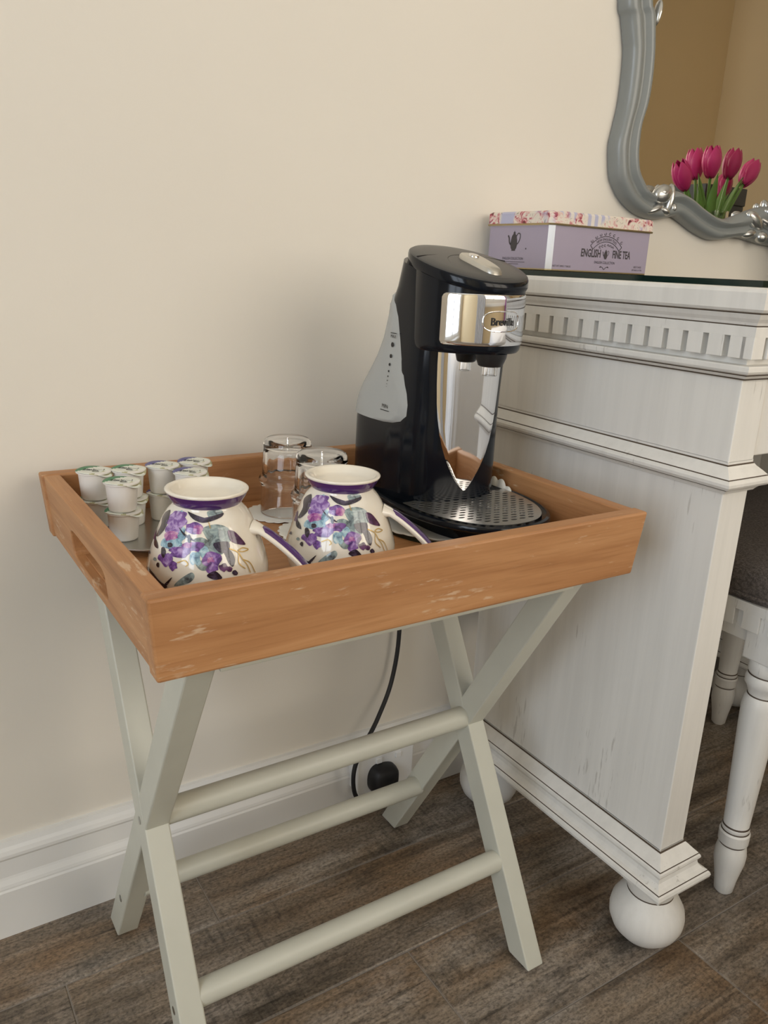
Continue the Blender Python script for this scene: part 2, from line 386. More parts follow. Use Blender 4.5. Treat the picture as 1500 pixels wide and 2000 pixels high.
# floor: screed slab and single wood-look planks
fl = link('floor', None, None, (0, 0, 0)); st(fl)
box('floor_slab', XL-T, XR+T, YF-T, .03, -.03, -.0012, 'grout', fl)
PW, PL, G = .157, .90, .0016
joints = {0: .057, 1: -.13, 2: .238, 3: .55, 4: -.05}
cache = {}
row = 0
while .035-PW*row > YF:
    y1 = .035-PW*row; y0 = max(y1-PW, YF); y1 = min(y1, .0)
    j = joints.get(row, random.uniform(-.4, .4))
    x = j-PL*math.ceil((j-XL)/PL)
    while x < XR:
        a, b = max(x, XL), min(x+PL, XR)
        key = (round(b-a, 4), round(y1-y0, 4))
        if key not in cache:
            hx, hy, g = key[0]/2, key[1]/2, G/2; e = .0012
            V = [(-hx+g, -hy+g, -.02), (hx-g, -hy+g, -.02), (hx-g, hy-g, -.02), (-hx+g, hy-g, -.02),
                 (-hx+g, -hy+g, -e), (hx-g, -hy+g, -e), (hx-g, hy-g, -e), (-hx+g, hy-g, -e),
                 (-hx+g+e, -hy+g+e, 0), (hx-g-e, -hy+g+e, 0), (hx-g-e, hy-g-e, 0), (-hx+g+e, hy-g-e, 0)]
            F = [(8, 9, 10, 11)]+[(k, (k+1) % 4, 4+(k+1) % 4, 4+k) for k in range(4)]+[(4+k, 4+(k+1) % 4, 8+(k+1) % 4, 8+k) for k in range(4)]
            me = bpy.data.meshes.new('plank'); me.from_pydata(V, [], F); me.materials.append(M['plank_tile']); cache[key] = me
        if b-a > .01: link('plank', cache[key], fl, ((a+b)/2, (y0+y1)/2, 0))
        x += PL
    row += 1

def skirting(name, p0, p1, nrm):
    prof = [(.018, 0), (.018, .064), (.0165, .0665), (.0165, .0685), (.0155, .072), (.0125, .078), (.0115, .081), (.0110, .104), (.0135, .108), (.0135, .112), (.0115, .117), (.008, .120), (.0065, .127), (0, .127)]
    V, F = [], []
    for P in (p0, p1):
        for d, z in prof: V.append((P[0]+nrm[0]*d, P[1]+nrm[1]*d, z))
    n = len(prof)
    for i in range(n-1): F.append((i, i+1, n+i+1, n+i))
    return st(mk(name, V, F, 'skirting_white', None))
skirting('baseboard_back', (XL, 0), (XR, 0), (0, -1))
skirting('baseboard_left', (XL, 0), (XL, YF), (1, 0))
skirting('baseboard_right', (XR, 0), (XR, YF), (-1, 0))
skirting('baseboard_front', (XL, YF), (XR, YF), (0, 1))

# curtains on the window side of the room (seen only as reflections)
def curtain(x0, x1, z0, z1, mt, label, waves):
    V, F = [], []; n = waves*10
    for i in range(n+1):
        t = i/n
        for s in (0, 1):
            d = .028*math.sin(2*PI*waves*t)+.008*math.sin(2*PI*waves*2.7*t)
            V += [(x0+(x1-x0)*t, YF+.14+d+s*.004, z0), (x0+(x1-x0)*t, YF+.14+d*.8+s*.004, z1)]
    for i in range(n):
        a = 4*i; F += [(a, a+4, a+5, a+1), (a+2, a+3, a+7, a+6), (a+1, a+5, a+7, a+3), (a, a+2, a+6, a+4)]
    return tag(mk('curtain', V, F, mt, None, True, None, 50), label, 'curtain', 'curtains at the window')
curtain(WX1-.08, WX1+.70, .02, 2.28, 'curtain_pale', 'long pale curtain hanging beside the window toward the far corner', 9)
curtain(WX0-.45, WX0+.06, .02, 2.28, 'curtain_pale', 'long pale curtain hanging beside the window toward the near corner', 6)
curtain(WX1-.20, WX1-.09, .02, 2.28, 'curtain_magenta', 'narrow magenta curtain gathered against the long pale curtain', 3)
tag(tube('curtain_rail', [(WX0-.5, YF+.14, 2.295), (WX1+.9, YF+.14, 2.295)], .014, 'brushed_steel'), 'thin steel curtain rail over the window', 'curtain rail')
# bed with white linen behind the camera (mirrored in the chrome)
bd = thing('bed', (1.62, -1.52, 0), 'double bed with white linen standing under the window', 'bed')
box('mattress', -.92, .92, -.41, .41, .22, .52, 'bed_linen', bd, .03)
V, F = [], []; nb = 120
ring_ = []
for i in range(nb):
    a = 2*PI*i/nb; c, s = math.cos(a), math.sin(a); p_ = 2/12.
    ring_.append((0.96*math.copysign(abs(c)**p_, c), .45*math.copysign(abs(s)**p_, s), i))
for sc, z, wv in ((1.03, .06, 1.0), (1.02, .25, .7), (1.01, .45, .35), (1.0, .57, .1), (.97, .60, 0), (.6, .615, 0), (.02, .62, 0)):
    for x, y, i in ring_:
        q = 1+wv*.035*math.sin(i*.9)+wv*.02*math.sin(i*2.3); V.append((x*sc*(1+(q-1)*.6), y*sc*q, z))
for k in range(6):
    for i in range(nb):
        j = (i+1) % nb; F.append((k*nb+i, k*nb+j, (k+1)*nb+j, (k+1)*nb+i))
mk('duvet', V, F, 'bed_linen', bd, True, None, 60)
for lx in (-.8, .8):
    for ly in (-.38, .38): box('leg', lx-.03, lx+.03, ly-.03, ly+.03, 0, .23, 'dark_box', bd)
LX, LY, LZ = 1.9, -1.35, 2.02  # made-up pendant lamp, out of view; its shade gives no light
pl = thing('added_pendant', (LX, LY, ZC), 'added unlit cream drum pendant lamp hanging from the ceiling', 'lamp')
lathe('lamp_shade', [(.17, LZ-ZC), (.15, LZ-ZC+.2)], 'lamp_shade', pl, 36)
tube('flex', [(0, 0, LZ-ZC+.1), (0, 0, 0)], .004, 'plastic_white', pl)

# ================================================================== white writing desk
DX0, DX1, PX = .486, 1.654, .042          # outer panel faces, post thickness
DY0, DY1 = -.432, -.069
dk = thing('writing_desk', (1.07, -.25, 0), 'antique white writing desk with dentil frieze and bun feet', 'desk'); o_ = dk.location
BASE = [(.004, .1075), (.0235, .1085), (.0262, .111), (.0270, .1145), (.0258, .1180), (.0240, .1195), (.0236, .1208), (.0190, .1225), (.0150, .1270), (.0140, .1320), (.0152, .1340), (.0166, .1368), (.0160, .1395), (.0145, .1412), (.0140, .1424), (.0080, .1485), (.0035, .1535), (.0018, .1550), (0, .1562), (0, .158)]
MID = [(0, .5975), (.0035, .5978), (.0050, .6000), (.0070, .6020), (.0085, .6030), (.0125, .6045), (.0150, .6075), (.0152, .6105), (.0135, .6130), (.0120, .6140), (.0118, .6152), (.0075, .6195), (.0030, .6235), (.0012, .6258), (0, .6272), (0, .630)]
RX0 = 1.114                                 # right-hand drawer pedestal
for x0, x1 in ((DX0, DX0+PX), (RX0, DX1)):
    box('side_panel', x0, x1, DY0, DY1, .156, .599, 'antique_white', dk, .0012, o_)
    rectloft('base_moulding', x0, x1, DY0, DY1, BASE, dk, o_, dark=(5, 13, 17))
    rectloft('middle_moulding', x0, x1, DY0, DY1, MID, dk, o_, dark=(3, 9, 13))
    box('upper_panel', x0, x1, DY0, DY1, .6285, .7135, 'antique_white', dk, .0012, o_)
    for fx, y in [(q, y) for q in ([(x0+x1)/2+.005] if x1-x0 < .1 else [x0+.030, x1-.030]) for y in (-.410, -.098)]:
        lathe('bun_foot', [(.008, 0), (.0170, .0025), (.0300, .0100), (.0400, .0210), (.0450, .0330), (.0458, .0420), (.0440, .0530), (.0365, .0665), (.0285, .0745), (.0275, .0755), (.0285, .077), (.0315, .086), (.0335, .096), (.0335, .1085)], ['antique_white', 'glaze_brown'], dk, 40, (fx-o_[0], y-o_[1], 0), True, True, [0]*8+[1]+[0]*4)
box('modesty_panel', DX0+PX, RX0, DY1-.012, DY1, .30, .7135, 'antique_white', dk, 0, o_)
box('frame_rail', DX0+PX, RX0, DY0+.012, DY1-.012, .632, .642, 'antique_white', dk, 0, o_)
def drawer(xa, xb, y, za, zb):
    dr = box('drawer', xa+.002, xb-.002, y, y+.026, za, zb, 'antique_white', dk, .0015, o_)
    lathe('knob', [(.004, 0), (.004, .012), (.011, .018), (.013, .024), (.009, .029), (0.0005, .030)], 'silver_paint', dr, 20).matrix_local = Matrix.Translation(((xa+xb)/2-o_[0], y-o_[1], (za+zb)/2))@Matrix.Rotation(PI/2, 4, 'X')
drawer(DX0+PX, RX0, DY0+.004, .632, .712)
drawer(RX0+.04, DX1-.04, DY0-.004, .636, .706)
for za, zb in ((.165, .372), (.380, .590)): drawer(RX0+.04, DX1-.04, DY0-.004, za, zb)
FRZ = [(0, .7125), (.0040, .7135), (.0052, .7150), (.0075, .7168), (.0090, .7180), (.0092, .7192), (.0115, .7205), (.0128, .7225), (.0128, .7265), (.0120, .7278), (.0025, .7285), (.0025, .7660)]
rectloft('frieze', DX0, DX1, DY0, DY1, FRZ, dk, o_, dark=(1, 4))
DP, DN = .0244, .0066
rectloft('dentil_rail', DX0, DX1, DY0, DY1, [(.001, .7555), (.0142, .7555), (.0142, .7652), (.001, .7652)], dk, o_)
tooth = None
def dent(x, y, rz):
    global tooth
    if tooth is None:
        tooth = box('dentil', -(DP-DN)/2, (DP-DN)/2, -.0142, -.001, -.0105, .0105, 'antique_white', dk, .0006)
        d = tooth
    else:
        d = tooth.copy(); C.objects.link(d)
    d.location = (x-o_[0], y-o_[1], .7452); d.rotation_euler = (0, 0, rz)
y = -.1238+DP*1.5
while y > DY0-.016:
    dent(DX0, y, -PI/2); dent(DX1, y, PI/2); y -= DP
x = DX0-.0142+(DP-DN)/2
while x < DX1+.014:
    dent(x, DY0, 0); x += DP
TOP = [(.004, .7655), (.0140, .7655), (.0140, .7664), (.0150, .7690), (.0180, .7725), (.0205, .7770), (.0205, .7782), (.0240, .7790), (.0262, .7815), (.0265, .7965), (.0250, .7995), (.0220, .8010), (0, .8014)]
rectloft('top', DX0, DX1, DY0, DY1+.03, TOP, dk, o_, dark=(1, 5))
gl = thing('glass_sheet', (1.07, -.25, .8014), 'clear glass sheet with dark green edge covering the desk top', 'glass sheet'); g_ = gl.location
gx0, gx1, gy0, gy1 = DX0-.010, DX1+.010, DY0-.010, DY1+.045
box('pane', gx0+.001, gx1-.001, gy0+.001, gy1-.001, .8014, .8075, 'green_glass', gl, 0, g_)
V = []
for z in (.8016, .8073):
    V += [(gx0, gy0, z), (gx1, gy0, z), (gx1, gy1, z), (gx0, gy1, z), (gx0+.0008, gy0+.0008, z), (gx1-.0008, gy0+.0008, z), (gx1-.0008, gy1-.0008, z), (gx0+.0008, gy1-.0008, z)]
F = []
for i in range(4):
    j = (i+1) % 4
    F += [(i, j, 8+j, 8+i), (4+i, 12+i, 12+j, 4+j), (8+i, 8+j, 12+j, 12+i), (i, 4+i, 4+j, j)]
mk('polished_edge', off(V, g_), F, 'glass_edge', gl)

# ================================================================== upholstered stool under the desk
SX0, SX1, SY0, SY1 = .652, 1.078, -.435, -.106
sl = thing('stool', ((SX0+SX1)/2, (SY0+SY1)/2, 0), 'white turned-leg stool with dark grey upholstered seat under the desk', 'stool'); o_ = sl.location
LEG = [(.009, .0), (.0125, .004), (.0145, .022), (.0170, .036), (.0200, .052), (.0205, .064), (.0185, .076), (.0172, .079), (.0172, .0805), (.0195, .083), (.0198, .098), (.0180, .1005), (.0172, .102), (.0180, .104), (.0175, .108), (.0165, .110), (.0178, .140), (.0205, .210), (.0225, .260), (.0232, .288), (.0215, .300), (.0190, .304), (.0180, .3055), (.0185, .308), (.0215, .316), (.0245, .3205), (.0245, .329), (.0225, .333), (.0215, .3345), (.0235, .338), (.0238, .352), (.0225, .354)]
LS = [0]*(len(LEG)-1)
for k in (7, 11, 14, 21, 27): LS[k] = 1
leg0 = None
for (x, y) in ((SX0+.024, SY0+.024), (SX1-.024, SY0+.024), (SX0+.024, SY1-.024), (SX1-.024, SY1-.024)):
    if leg0 is None:
        leg0 = lathe('leg', LEG, ['antique_white', 'glaze_brown'], sl, 32, (0, 0, 0), True, True, LS)
        blk0 = box('leg_block', -.024, .024, -.024, .024, .353, .424, 'antique_white', leg0, .002); l = leg0
    else:
        l = leg0.copy(); C.objects.link(l); b = blk0.copy(); C.objects.link(b); b.parent = l
    l.location = (x-o_[0], y-o_[1], 0)
for nm, a in (('x', (SX0+.046, SX1-.046, SY0+.006, SY0+.024)), ('x', (SX0+.046, SX1-.046, SY1-.024, SY1-.006)), ('y', (SX0+.006, SX0+.024, SY0+.046, SY1-.046)), ('y', (SX1-.024, SX1-.006, SY0+.046, SY1-.046))):
    box('apron', a[0], a[1], a[2], a[3], .372, .424, 'antique_white', sl, .001, o_)
rectloft('dentil_rail', SX0, SX1, SY0, SY1, [(-.004, .4135), (.0042, .4135), (.0042, .4262), (-.004, .4262)], sl, o_)
stooth = None
def sdent(x, y, rz):
    global stooth
    if stooth is None:
        stooth = box('dentil', -.0115, .0115, -.0042, .010, -.0115, .0115, 'antique_white', sl, .0005); d = stooth
    else: d = stooth.copy(); C.objects.link(d)
    d.location = (x-o_[0], y-o_[1], .4025); d.rotation_euler = (0, 0, rz)
n = 10
for k in range(n):
    y = SY0+.0075+(SY1-SY0-.015)*k/(n-1); sdent(SX0, y, -PI/2); sdent(SX1, y, PI/2)
n = 13
for k in range(n):
    x = SX0+.0075+(SX1-SX0-.015)*k/(n-1); sdent(x, SY0, 0); sdent(x, SY1, PI)
def cushion(name, x0, x1, y0, y1, z0, z1, mt, parent, o, nx=24, ny=20):
    V, F = [], []; cx, cy, hx, hy = (x0+x1)/2, (y0+y1)/2, (x1-x0)/2, (y1-y0)/2
    rows = [(1.0, z0), (1.012, z0+.006), (1.015, z0+(z1-z0)*.35), (1.006, z0+(z1-z0)*.62), (.975, z0+(z1-z0)*.78), (.88, z0+(z1-z0)*.90), (.6, z0+(z1-z0)*.98), (.0, z1)]
    n = 72
    for s, z in rows:
        for i in range(n):
            a = 2*PI*i/n; c, q = math.cos(a), math.sin(a); p = 2/9.
            V.append((cx+hx*s*math.copysign(abs(c)**p, c), cy+hy*s*math.copysign(abs(q)**p, q), z))
    for k in range(len(rows)-1):
        for i in range(n):
            j = (i+1) % n; F.append((k*n+i, k*n+j, (k+1)*n+j, (k+1)*n+i))
    F.append(tuple(reversed(range(n))))
    return mk(name, off(V, o), F, mt, parent, True, None, 60)
seat = cushion('seat', SX0-.001, SX1+.001, SY0-.001, SY1+.001, .4258, .482, 'grey_linen', sl, o_)
pts = []
hx, hy = (SX1-SX0)/2+.0045, (SY1-SY0)/2+.0045
for i in range(73):
    a = 2*PI*i/72; c, q = math.cos(a), math.sin(a); p = 2/9.
    pts.append((hx*math.copysign(abs(c)**p, c), hy*math.copysign(abs(q)**p, q), .4335))
tube('piping', pts, .003, 'grey_linen', seat, 8)

# ================================================================== folding tray table
tx, ty = .1521, -.2176
PIVZ, SL = .262, .574
st_ = thing('folding_stand', (tx, ty, 0), 'sage grey folding X-frame stand with round rails carrying the tray', 'table stand'); o_ = st_.location
LX0, LX1, LT, LW = tx-.2144, tx+.2144-.0248, .0248, .0352
TOPZ = .5144
def leg(x, s, zt):
    # s=+1: foot in front, top at the back
    f = lambda z: ty-s*SL*(PIVZ-z)
    P = []
    for z in (.006, zt):
        y = f(z); P += [(x, y-LW/2, z), (x+LT, y-LW/2, z), (x+LT, y+LW/2, z), (x, y+LW/2, z)]
    l = hexa('leg', P, 'sage_paint', st_, .0016, o_)
    yb = f(0)
    lathe('glide', [(.008, 0), (.009, .001), (.009, .0065)], 'black_rubber', l, 16, (x+LT/2-o_[0], yb-o_[1], 0), True, True)
    return l
for x in (LX0, LX1):
    l1 = leg(x, 1, TOPZ); l2 = leg(x+.0003, -1, TOPZ-.0003)
    for l, yz in ((l1, (ty, PIVZ)), (l1, (ty-SL*(PIVZ-.105), .105)), (l2, (ty+SL*(PIVZ-.085), .085))):
        V, F = [], []
        for sx in (x-.0004,):
            for k in range(12):
                V.append((sx, yz[0]+.0042*math.cos(k*PI/6), yz[1]+.0042*math.sin(k*PI/6)))
            V += [(sx+.0025, yz[0]+.0042*math.cos(k*PI/6), yz[1]+.0042*math.sin(k*PI/6)) for k in range(12)]
            F += [tuple(range(12))]+[(k, (k+1) % 12, 12+(k+1) % 12, 12+k) for k in range(12)]
        mk('screw', off(V, o_), F, 'screw_zinc', l)
def rail(y, z, r):
    return tube('rail', [(LX0+LT-.004, y, z), (LX0+LT+.002, y, z), (LX1-.002, y, z), (LX1+.004, y, z)], r, 'sage_paint', st_, 28, None, o_)
rail(ty-.004, PIVZ+.004, .0135)
rail(ty+SL*(PIVZ-.108)-.006, .110, .0130)
rail(ty-SL*(PIVZ-.110)-.002, .111, .0130)
for s in (-1, 1):
    y = ty+s*SL*(TOPZ-PIVZ)
    box('top_rail', LX0+LT, LX1, y-.0176, y+.012 if s < 0 else y+.0176, .4985, TOPZ-.0005, 'sage_paint', st_, .0015, o_)

# wooden tray
ZB, ZT = .5144, .5813
Lt, Lb, Wt, Wb, BT = .504, .4912, .3805, .3713, .0180
tr = thing('serving_tray', (tx, ty, ZB), 'oak butler tray with flared sides and cut-out handles on the folding stand', 'tray'); o_ = tr.location
def ring(L, W, z, i=0): return [(tx-L/2+i, ty-W/2+i, z), (tx+L/2-i, ty-W/2+i, z), (tx+L/2-i, ty+W/2-i, z), (tx-L/2+i, ty+W/2-i, z)]
for s in (-1, 1):       # long boards
    yb, yt = ty+s*Wb/2, ty+s*Wt/2; ib, it = yb-s*BT, yt-s*BT
    a, b = (yb, ib) if s < 0 else (ib, yb); c_, d_ = (yt, it) if s < 0 else (it, yt)
    hexa('long_board', [(tx-Lb/2, a, ZB), (tx+Lb/2, a, ZB), (tx+Lb/2, b, ZB), (tx-Lb/2, b, ZB), (tx-Lt/2, c_, ZT), (tx+Lt/2, c_, ZT), (tx+Lt/2, d_, ZT), (tx-Lt/2, d_, ZT)], 'oak_x', tr, .0022, o_)
def endboard(s):
    # board with a real hand-hole: built as a ring of quads round the slot, then thickened
    def pt(y, z, inn):
        t = (z-ZB)/(ZT-ZB); xo = tx+s*((Lb+(Lt-Lb)*t)/2-.0022); return (xo-s*(BT-.0015)*inn, y, z)
    ya, yb = ty-(Wb/2-BT)-.0005, ty+(Wb/2-BT)+.0005
    ya2, yb2 = ty-(Wt/2-BT)-.0005, ty+(Wt/2-BT)+.0005
    zc, hz, yc, hy = .5395, .0145, -.2085, .062
    slot = []
    n = 32
    for i in range(n):
        a = 2*PI*i/n; c, q = math.cos(a), math.sin(a); p = 2/7.
        slot.append((yc+hy*math.copysign(abs(c)**p, c), zc+hz*math.copysign(abs(q)**p, q)))
    outer = []
    z0, z1 = ZB+.0012, ZT-.0008
    for (y, z) in slot:     # project radially on the board outline
        dy, dz = (y-yc)/hy, (z-zc)/hz; k = 1/max(abs(dy), abs(dz)); dy *= k; dz *= k
        zz = zc+(dz*(z1-zc) if dz > 0 else dz*(zc-z0)); t = (zz-ZB)/(ZT-ZB)
        lo, hi = ya+(ya2-ya)*t, yb+(yb2-yb)*t
        outer.append((yc+(dy*(hi-yc) if dy > 0 else dy*(yc-lo)), zz))
    V, F = [], []
    for inn in (0, 1):
        for L_ in (outer, slot): V += [pt(y, z, inn) for y, z in L_]
    for i in range(n):
        j = (i+1) % n
        F += [(i, j, n+j, n+i), (2*n+i, 3*n+i, 3*n+j, 2*n+j), (n+i, n+j, 3*n+j, 3*n+i), (i, 2*n+i, 2*n+j, j)]
    b = mk('end_board', off(V, o_), F, 'oak_y', tr)
    bevel(b, .0014, 2)
endboard(-1); endboard(1)
ZFL = .527
box('tray_floor', tx-Lb/2+.010, tx+Lb/2-.010, ty-Wb/2+.010, ty+Wb/2-.010, .519, ZFL, 'oak_x', tr, 0, o_)
PRINT= [('leaf',[(246,73.5),(256,75.5),(266,75.0),(274,72.2),(276,66.8),(271,62.8),(262,62.6),(253,64.8),(248,69.2)]),('leaf',[(236,65.1),(244,66.6),(254,63.0),(262,59.0),(263,55.4),(254,55.1),(247,57.0),(241,61.3)]),('leaf',[(252,85.4),(271,85.6),(272,82.5),(262,80.6),(253,81.6)]),('leaf',[(219,29.8),(224,35.2),(233,40.5),(236,38.0),(233,34.1),(227,31.7)]),('leaf',[(238,48.9),(244,49.8),(249,44.5),(244,43.3),(240,45.4)]),('teal',[(219,61.9),(220,59.9),(215,59.3),(209,56.6),(202,56.5),(194,56.5),(192,57.9),(193,60.5),(197,62.6),(206,64.2),(213,64.9),(216,63.7)]),('teal',[(221,69.1),(223,66.8),(220,64.6),(218,62.0),(213,62.4),(210,65.2),(209,67.9),(208,70.0),(209,73.5),(213,74.6),(218,73.6),(221,72.3)]),('teal',[(241,51.7),(242,49.3),(240,47.4),(237,48.2),(235,47.5),(233,48.9),(232,51.4),(232,54.3),(234,55.9),(237,55.8),(239,56.2),(241,54.0)]),('teal',[(213,80.4),(214,78.1),(214,76.2),(211,76.0),(207,75.8),(202,76.9),(200,79.2),(199,80.8),(199,83.1),(203,83.2),(206,83.9),(211,82.2)]),('teal',[(250,56.9),(248,54.8),(247,53.7),(244,52.9),(242,54.5),(239,55.4),(239,57.0),(239,58.9),(242,60.0),(244,60.6),(247,60.8),(249,59.0)]),('purple',[(216,81.9),(215,80.6),(214,79.5),(207,78.6),(200,78.5),(192,78.5),(189,79.2),(191,80.6),(193,82.4),(201,83.1),(209,83.6),(215,83.1)]),('purple',[(208,77.5),(207,75.9),(206,74.3),(201,72.7),(195,73.4),(188,73.0),(185,74.5),(184,76.2),(185,77.4),(192,79.0),(199,79.6),(203,78.5)]),('purple',[(221,78.1),(220,76.1),(218,75.2),(216,73.9),(211,74.6),(209,75.2),(204,76.7),(205,78.7),(206,80.1),(211,80.2),(214,80.8),(217,79.8)]),('purple',[(215,72.6),(213,70.3),(213,68.7),(207,68.1),(202,67.4),(194,67.5),(192,69.6),(193,71.2),(196,73.6),(203,74.3),(210,74.9),(214,74.1)]),('pink',[(212,66.8),(213,65.7),(209,64.0),(205,63.4),(200,61.8),(196,63.1),(194,64.4),(194,65.9),(197,67.3),(201,68.6),(207,69.2),(212,68.6)]),('purple',[(243,74.4),(242,72.3),(239,71.2),(234,70.1),(230,70.5),(224,71.8),(224,73.8),(223,75.8),(227,76.4),(232,77.7),(237,77.4),(241,76.0)]),('pink',[(243,73.1),(242,71.9),(241,70.4),(238,70.2),(235,70.8),(233,71.4),(233,72.9),(233,74.4),(234,75.4),(237,75.9),(240,75.5),(243,74.7)]),('purple',[(230,56.1),(227,54.0),(225,52.3),(219,51.7),(213,51.8),(209,52.2),(211,54.2),(207,55.0),(211,57.7),(217,58.6),(222,58.9),(228,57.9)]),('purple',[(244,61.0),(241,59.2),(239,57.4),(235,58.0),(230,57.6),(227,58.8),(222,60.0),(225,61.8),(229,63.4),(234,63.5),(239,63.8),(244,63.0)]),('purple',[(212,49.3),(211,46.9),(209,45.1),(206,42.8),(202,44.0),(199,45.3),(194,46.1),(194,48.8),(199,51.1),(203,51.5),(206,52.4),(210,51.5)]),('purple',[(218,45.2),(219,43.5),(217,42.8),(215,40.9),(213,41.7),(212,42.2),(210,44.1),(210,45.4),(211,47.2),(214,47.7),(216,47.3),(218,46.6)]),('pink',[(232,61.9),(232,60.7),(231,60.3),(229,59.5),(226,59.7),(224,60.2),(222,61.3),(224,62.4),(226,63.1),(228,63.4),(230,63.3),(232,63.0)]),('purple',[(262,51.0),(260,48.8),(257,46.1),(253,47.2),(249,46.8),(245,48.8),(245,51.7),(247,54.0),(249,55.9),(253,56.5),(257,55.5),(261,53.9)]),('pink',[(255,50.4),(255,49.2),(254,48.8),(252,48.5),(250,48.9),(249,49.8),(249,50.8),(249,51.5),(250,52.4),(252,52.7),(254,52.6),(254,51.5)]),('purple',[(258,44.9),(258,43.3),(256,42.9),(253,40.8),(250,41.6),(248,43.8),(249,45.3),(249,47.2),(251,48.7),(254,49.0),(256,48.0),(258,46.9)]),('dark',[(174,79.8),(167,75.7),(176,70.2),(174,62.3),(180,62.9),(188,69.4),(187,76.6),(180,80.2)]),('dark',[(177,53.7),(187,53.5),(182,56.8),(171,58.2)]),('dark',[(171,32.5),(181,34.6),(190,33.5),(200,30.0),(208,27.9),(204,25.8),(193,28.5),(180,30.6)]),('dark',[(207,28.4),(215,35.4),(210,28.4)]),('dark',[(221,84.2),(232,82.7),(246,80.5),(270,83.4),(269,81.7),(260,80.1),(246,78.4),(237,79.1),(228,81.3)]),('plum',[(275,70.4),(281,69.7),(286,66.3),(292,59.1),(284,60.3),(277,63.0),(275,65.9)]),('dark',[(257,62.8),(271,62.8),(271,57.5),(264,55.9),(259,58.3)]),('dark',[(266,57.4),(273,55.8),(276,49.6),(273,44.9),(270,47.5),(268,52.4)]),('dark',[(249,39.1),(253,41.7),(257,41.5),(261,36.9),(255,36.3)]),('plum',[(268,44.2),(267,43.1),(265,42.0),(264,41.5),(262,42.7),(261,43.3),(260,44.9),(260,46.2),(262,46.5),(264,47.3),(266,47.1),(267,45.4)]),('dark',[(277,38.6),(276,37.4),(274,37.5),(273,38.0),(272,39.4),(273,40.7),(275,41.0),(276,40.1)]),('plum',[(272,42.3),(271,41.0),(270,40.8),(268,41.3),(267,42.9),(268,44.2),(270,44.4),(272,43.2)]),('dark',[(209,59.8),(209,58.6),(207,57.7),(204,57.8),(203,58.9),(203,60.2),(205,60.6),(207,60.9)]),('dark',[(202,53.3),(202,50.5),(201,49.0),(198,49.8),(196,52.1),(195,54.7),(197,55.7),(199,55.5)]),('dark',[(168,46.3),(171,44.8),(164,43.3)]),('leaf',[(190,45.2),(190,44.0),(187,43.4),(185,43.9),(186,45.2),(188,45.8)]),('dark',[(197,42.2),(197,40.4),(195,40.3),(193,41.4),(194,43.1),(196,43.4)]),('dark',[(230,66.2),(230,63.7),(228,63.9),(227,66.1),(227,68.6),(229,68.6)]),('dark',[(214,72.9),(221,70.0),(230,67.1),(234,65.1),(230,65.7),(221,68.7)]),('plum',[(164,64.6),(173,58.7),(165,56.7)])]
TWIGS= [[(272,58.2),(281,54.2),(285,48.1),(289,42.7),(291,36.2)],[(282,55.5),(288,56.5),(295,54.0),(287,53.6),(282,55.1)],[(285,48.1),(293,43.7),(297,34.8)],[(282,53.3),(280,46.1),(286,40.4)],[(251,78.5),(253,74.3)],[(219,47.6),(226,50.0),(230,47.6),(228,45.7)]]
FRAME= [(0.7,1.166,0.752,1.176),(0.708,1.149,0.762,1.159),(0.717,1.122,0.767,1.132),(0.721,1.107,0.77,1.112),(0.723,1.075,0.772,1.082),(0.722,1.042,0.77,1.049),(0.717,1.012,0.762,1.02),(0.713,0.988,0.762,0.995),(0.716,0.966,0.764,0.976),(0.722,0.944,0.771,0.957),(0.734,0.928,0.783,0.944),(0.751,0.913,0.795,0.934),(0.779,0.899,0.812,0.93),(0.815,0.892,0.828,0.932),(0.845,0.895,0.842,0.935),(0.867,0.899,0.866,0.937),(0.888,0.893,0.895,0.931),(0.923,0.88,0.926,0.919),(0.965,0.87,0.962,0.908),(0.999,0.872,0.99,0.904),(1.039,0.877,1.013,0.907),(1.076,0.874,1.035,0.917),(1.114,0.872,1.076,0.924)]
# ================================================================== hot water dispenser
KX = .297
KZ = [.548, .56, .60, .635, .66, .68, .70, .72, .745, .77, .80]
KB = [-.088, -.085, -.085, -.0855, -.091, -.106, -.125, -.140, -.151, -.155, -.163]
KA = [.062, .063, .0628, .0625, .062, .0615, .061, .060, .059, .0585, .058]
def itp(z, T_):
    if z <= KZ[0]: return T_[0]
    for i in range(len(KZ)-1):
        if z <= KZ[i+1]:
            t = (z-KZ[i])/(KZ[i+1]-KZ[i]); t2 = t*t*(3-2*t) if False else t
            return T_[i]+(T_[i+1]-T_[i])*t2
    return T_[-1]
KF = -.245
def kn(z): return 3.6 if z < .768 else max(2.25, 3.6-1.35*(z-.768)/.03)
def sup(cx, cy, a, b, n, ang):       # ang 0 = back (+y)
    c, s = math.cos(ang), math.sin(ang); p = 2/n
    return (cx+a*math.copysign(abs(s)**p, s), cy+b*math.copysign(abs(c)**p, c))
def bodyxy(z, y, side, e=0):         # surface x for a given y
    a = itp(z, KA)+e; yb = itp(z, KB)+e; b = (yb-(KF-e))/2; yc = yb-b; k = kn(z)
    t = min(1, abs((y-yc)/b)); return KX+side*a*(1-t**k)**(1/k)
def ztop(y): return .795+.265*(y+.287)
kt = thing('hot_water_dispenser', (KX, -.2, .538), 'black and chrome hot water dispenser with drip tray on the round mirror', 'kettle'); o_ = tuple(kt.location)
n = 96; V, F = [], []
zs = [.548, .552, .565, .58, .60, .62, .635, .648, .66, .67, .68, .69, .70, .71, .72, .732, .745, .757, .77, .785, .80]
for z in zs:
    a = itp(z, KA); yb = itp(z, KB); b = (yb-KF)/2
    for i in range(n): V.append(sup(KX, yb-b, a, b, kn(z), 2*PI*i/n)+(z,))
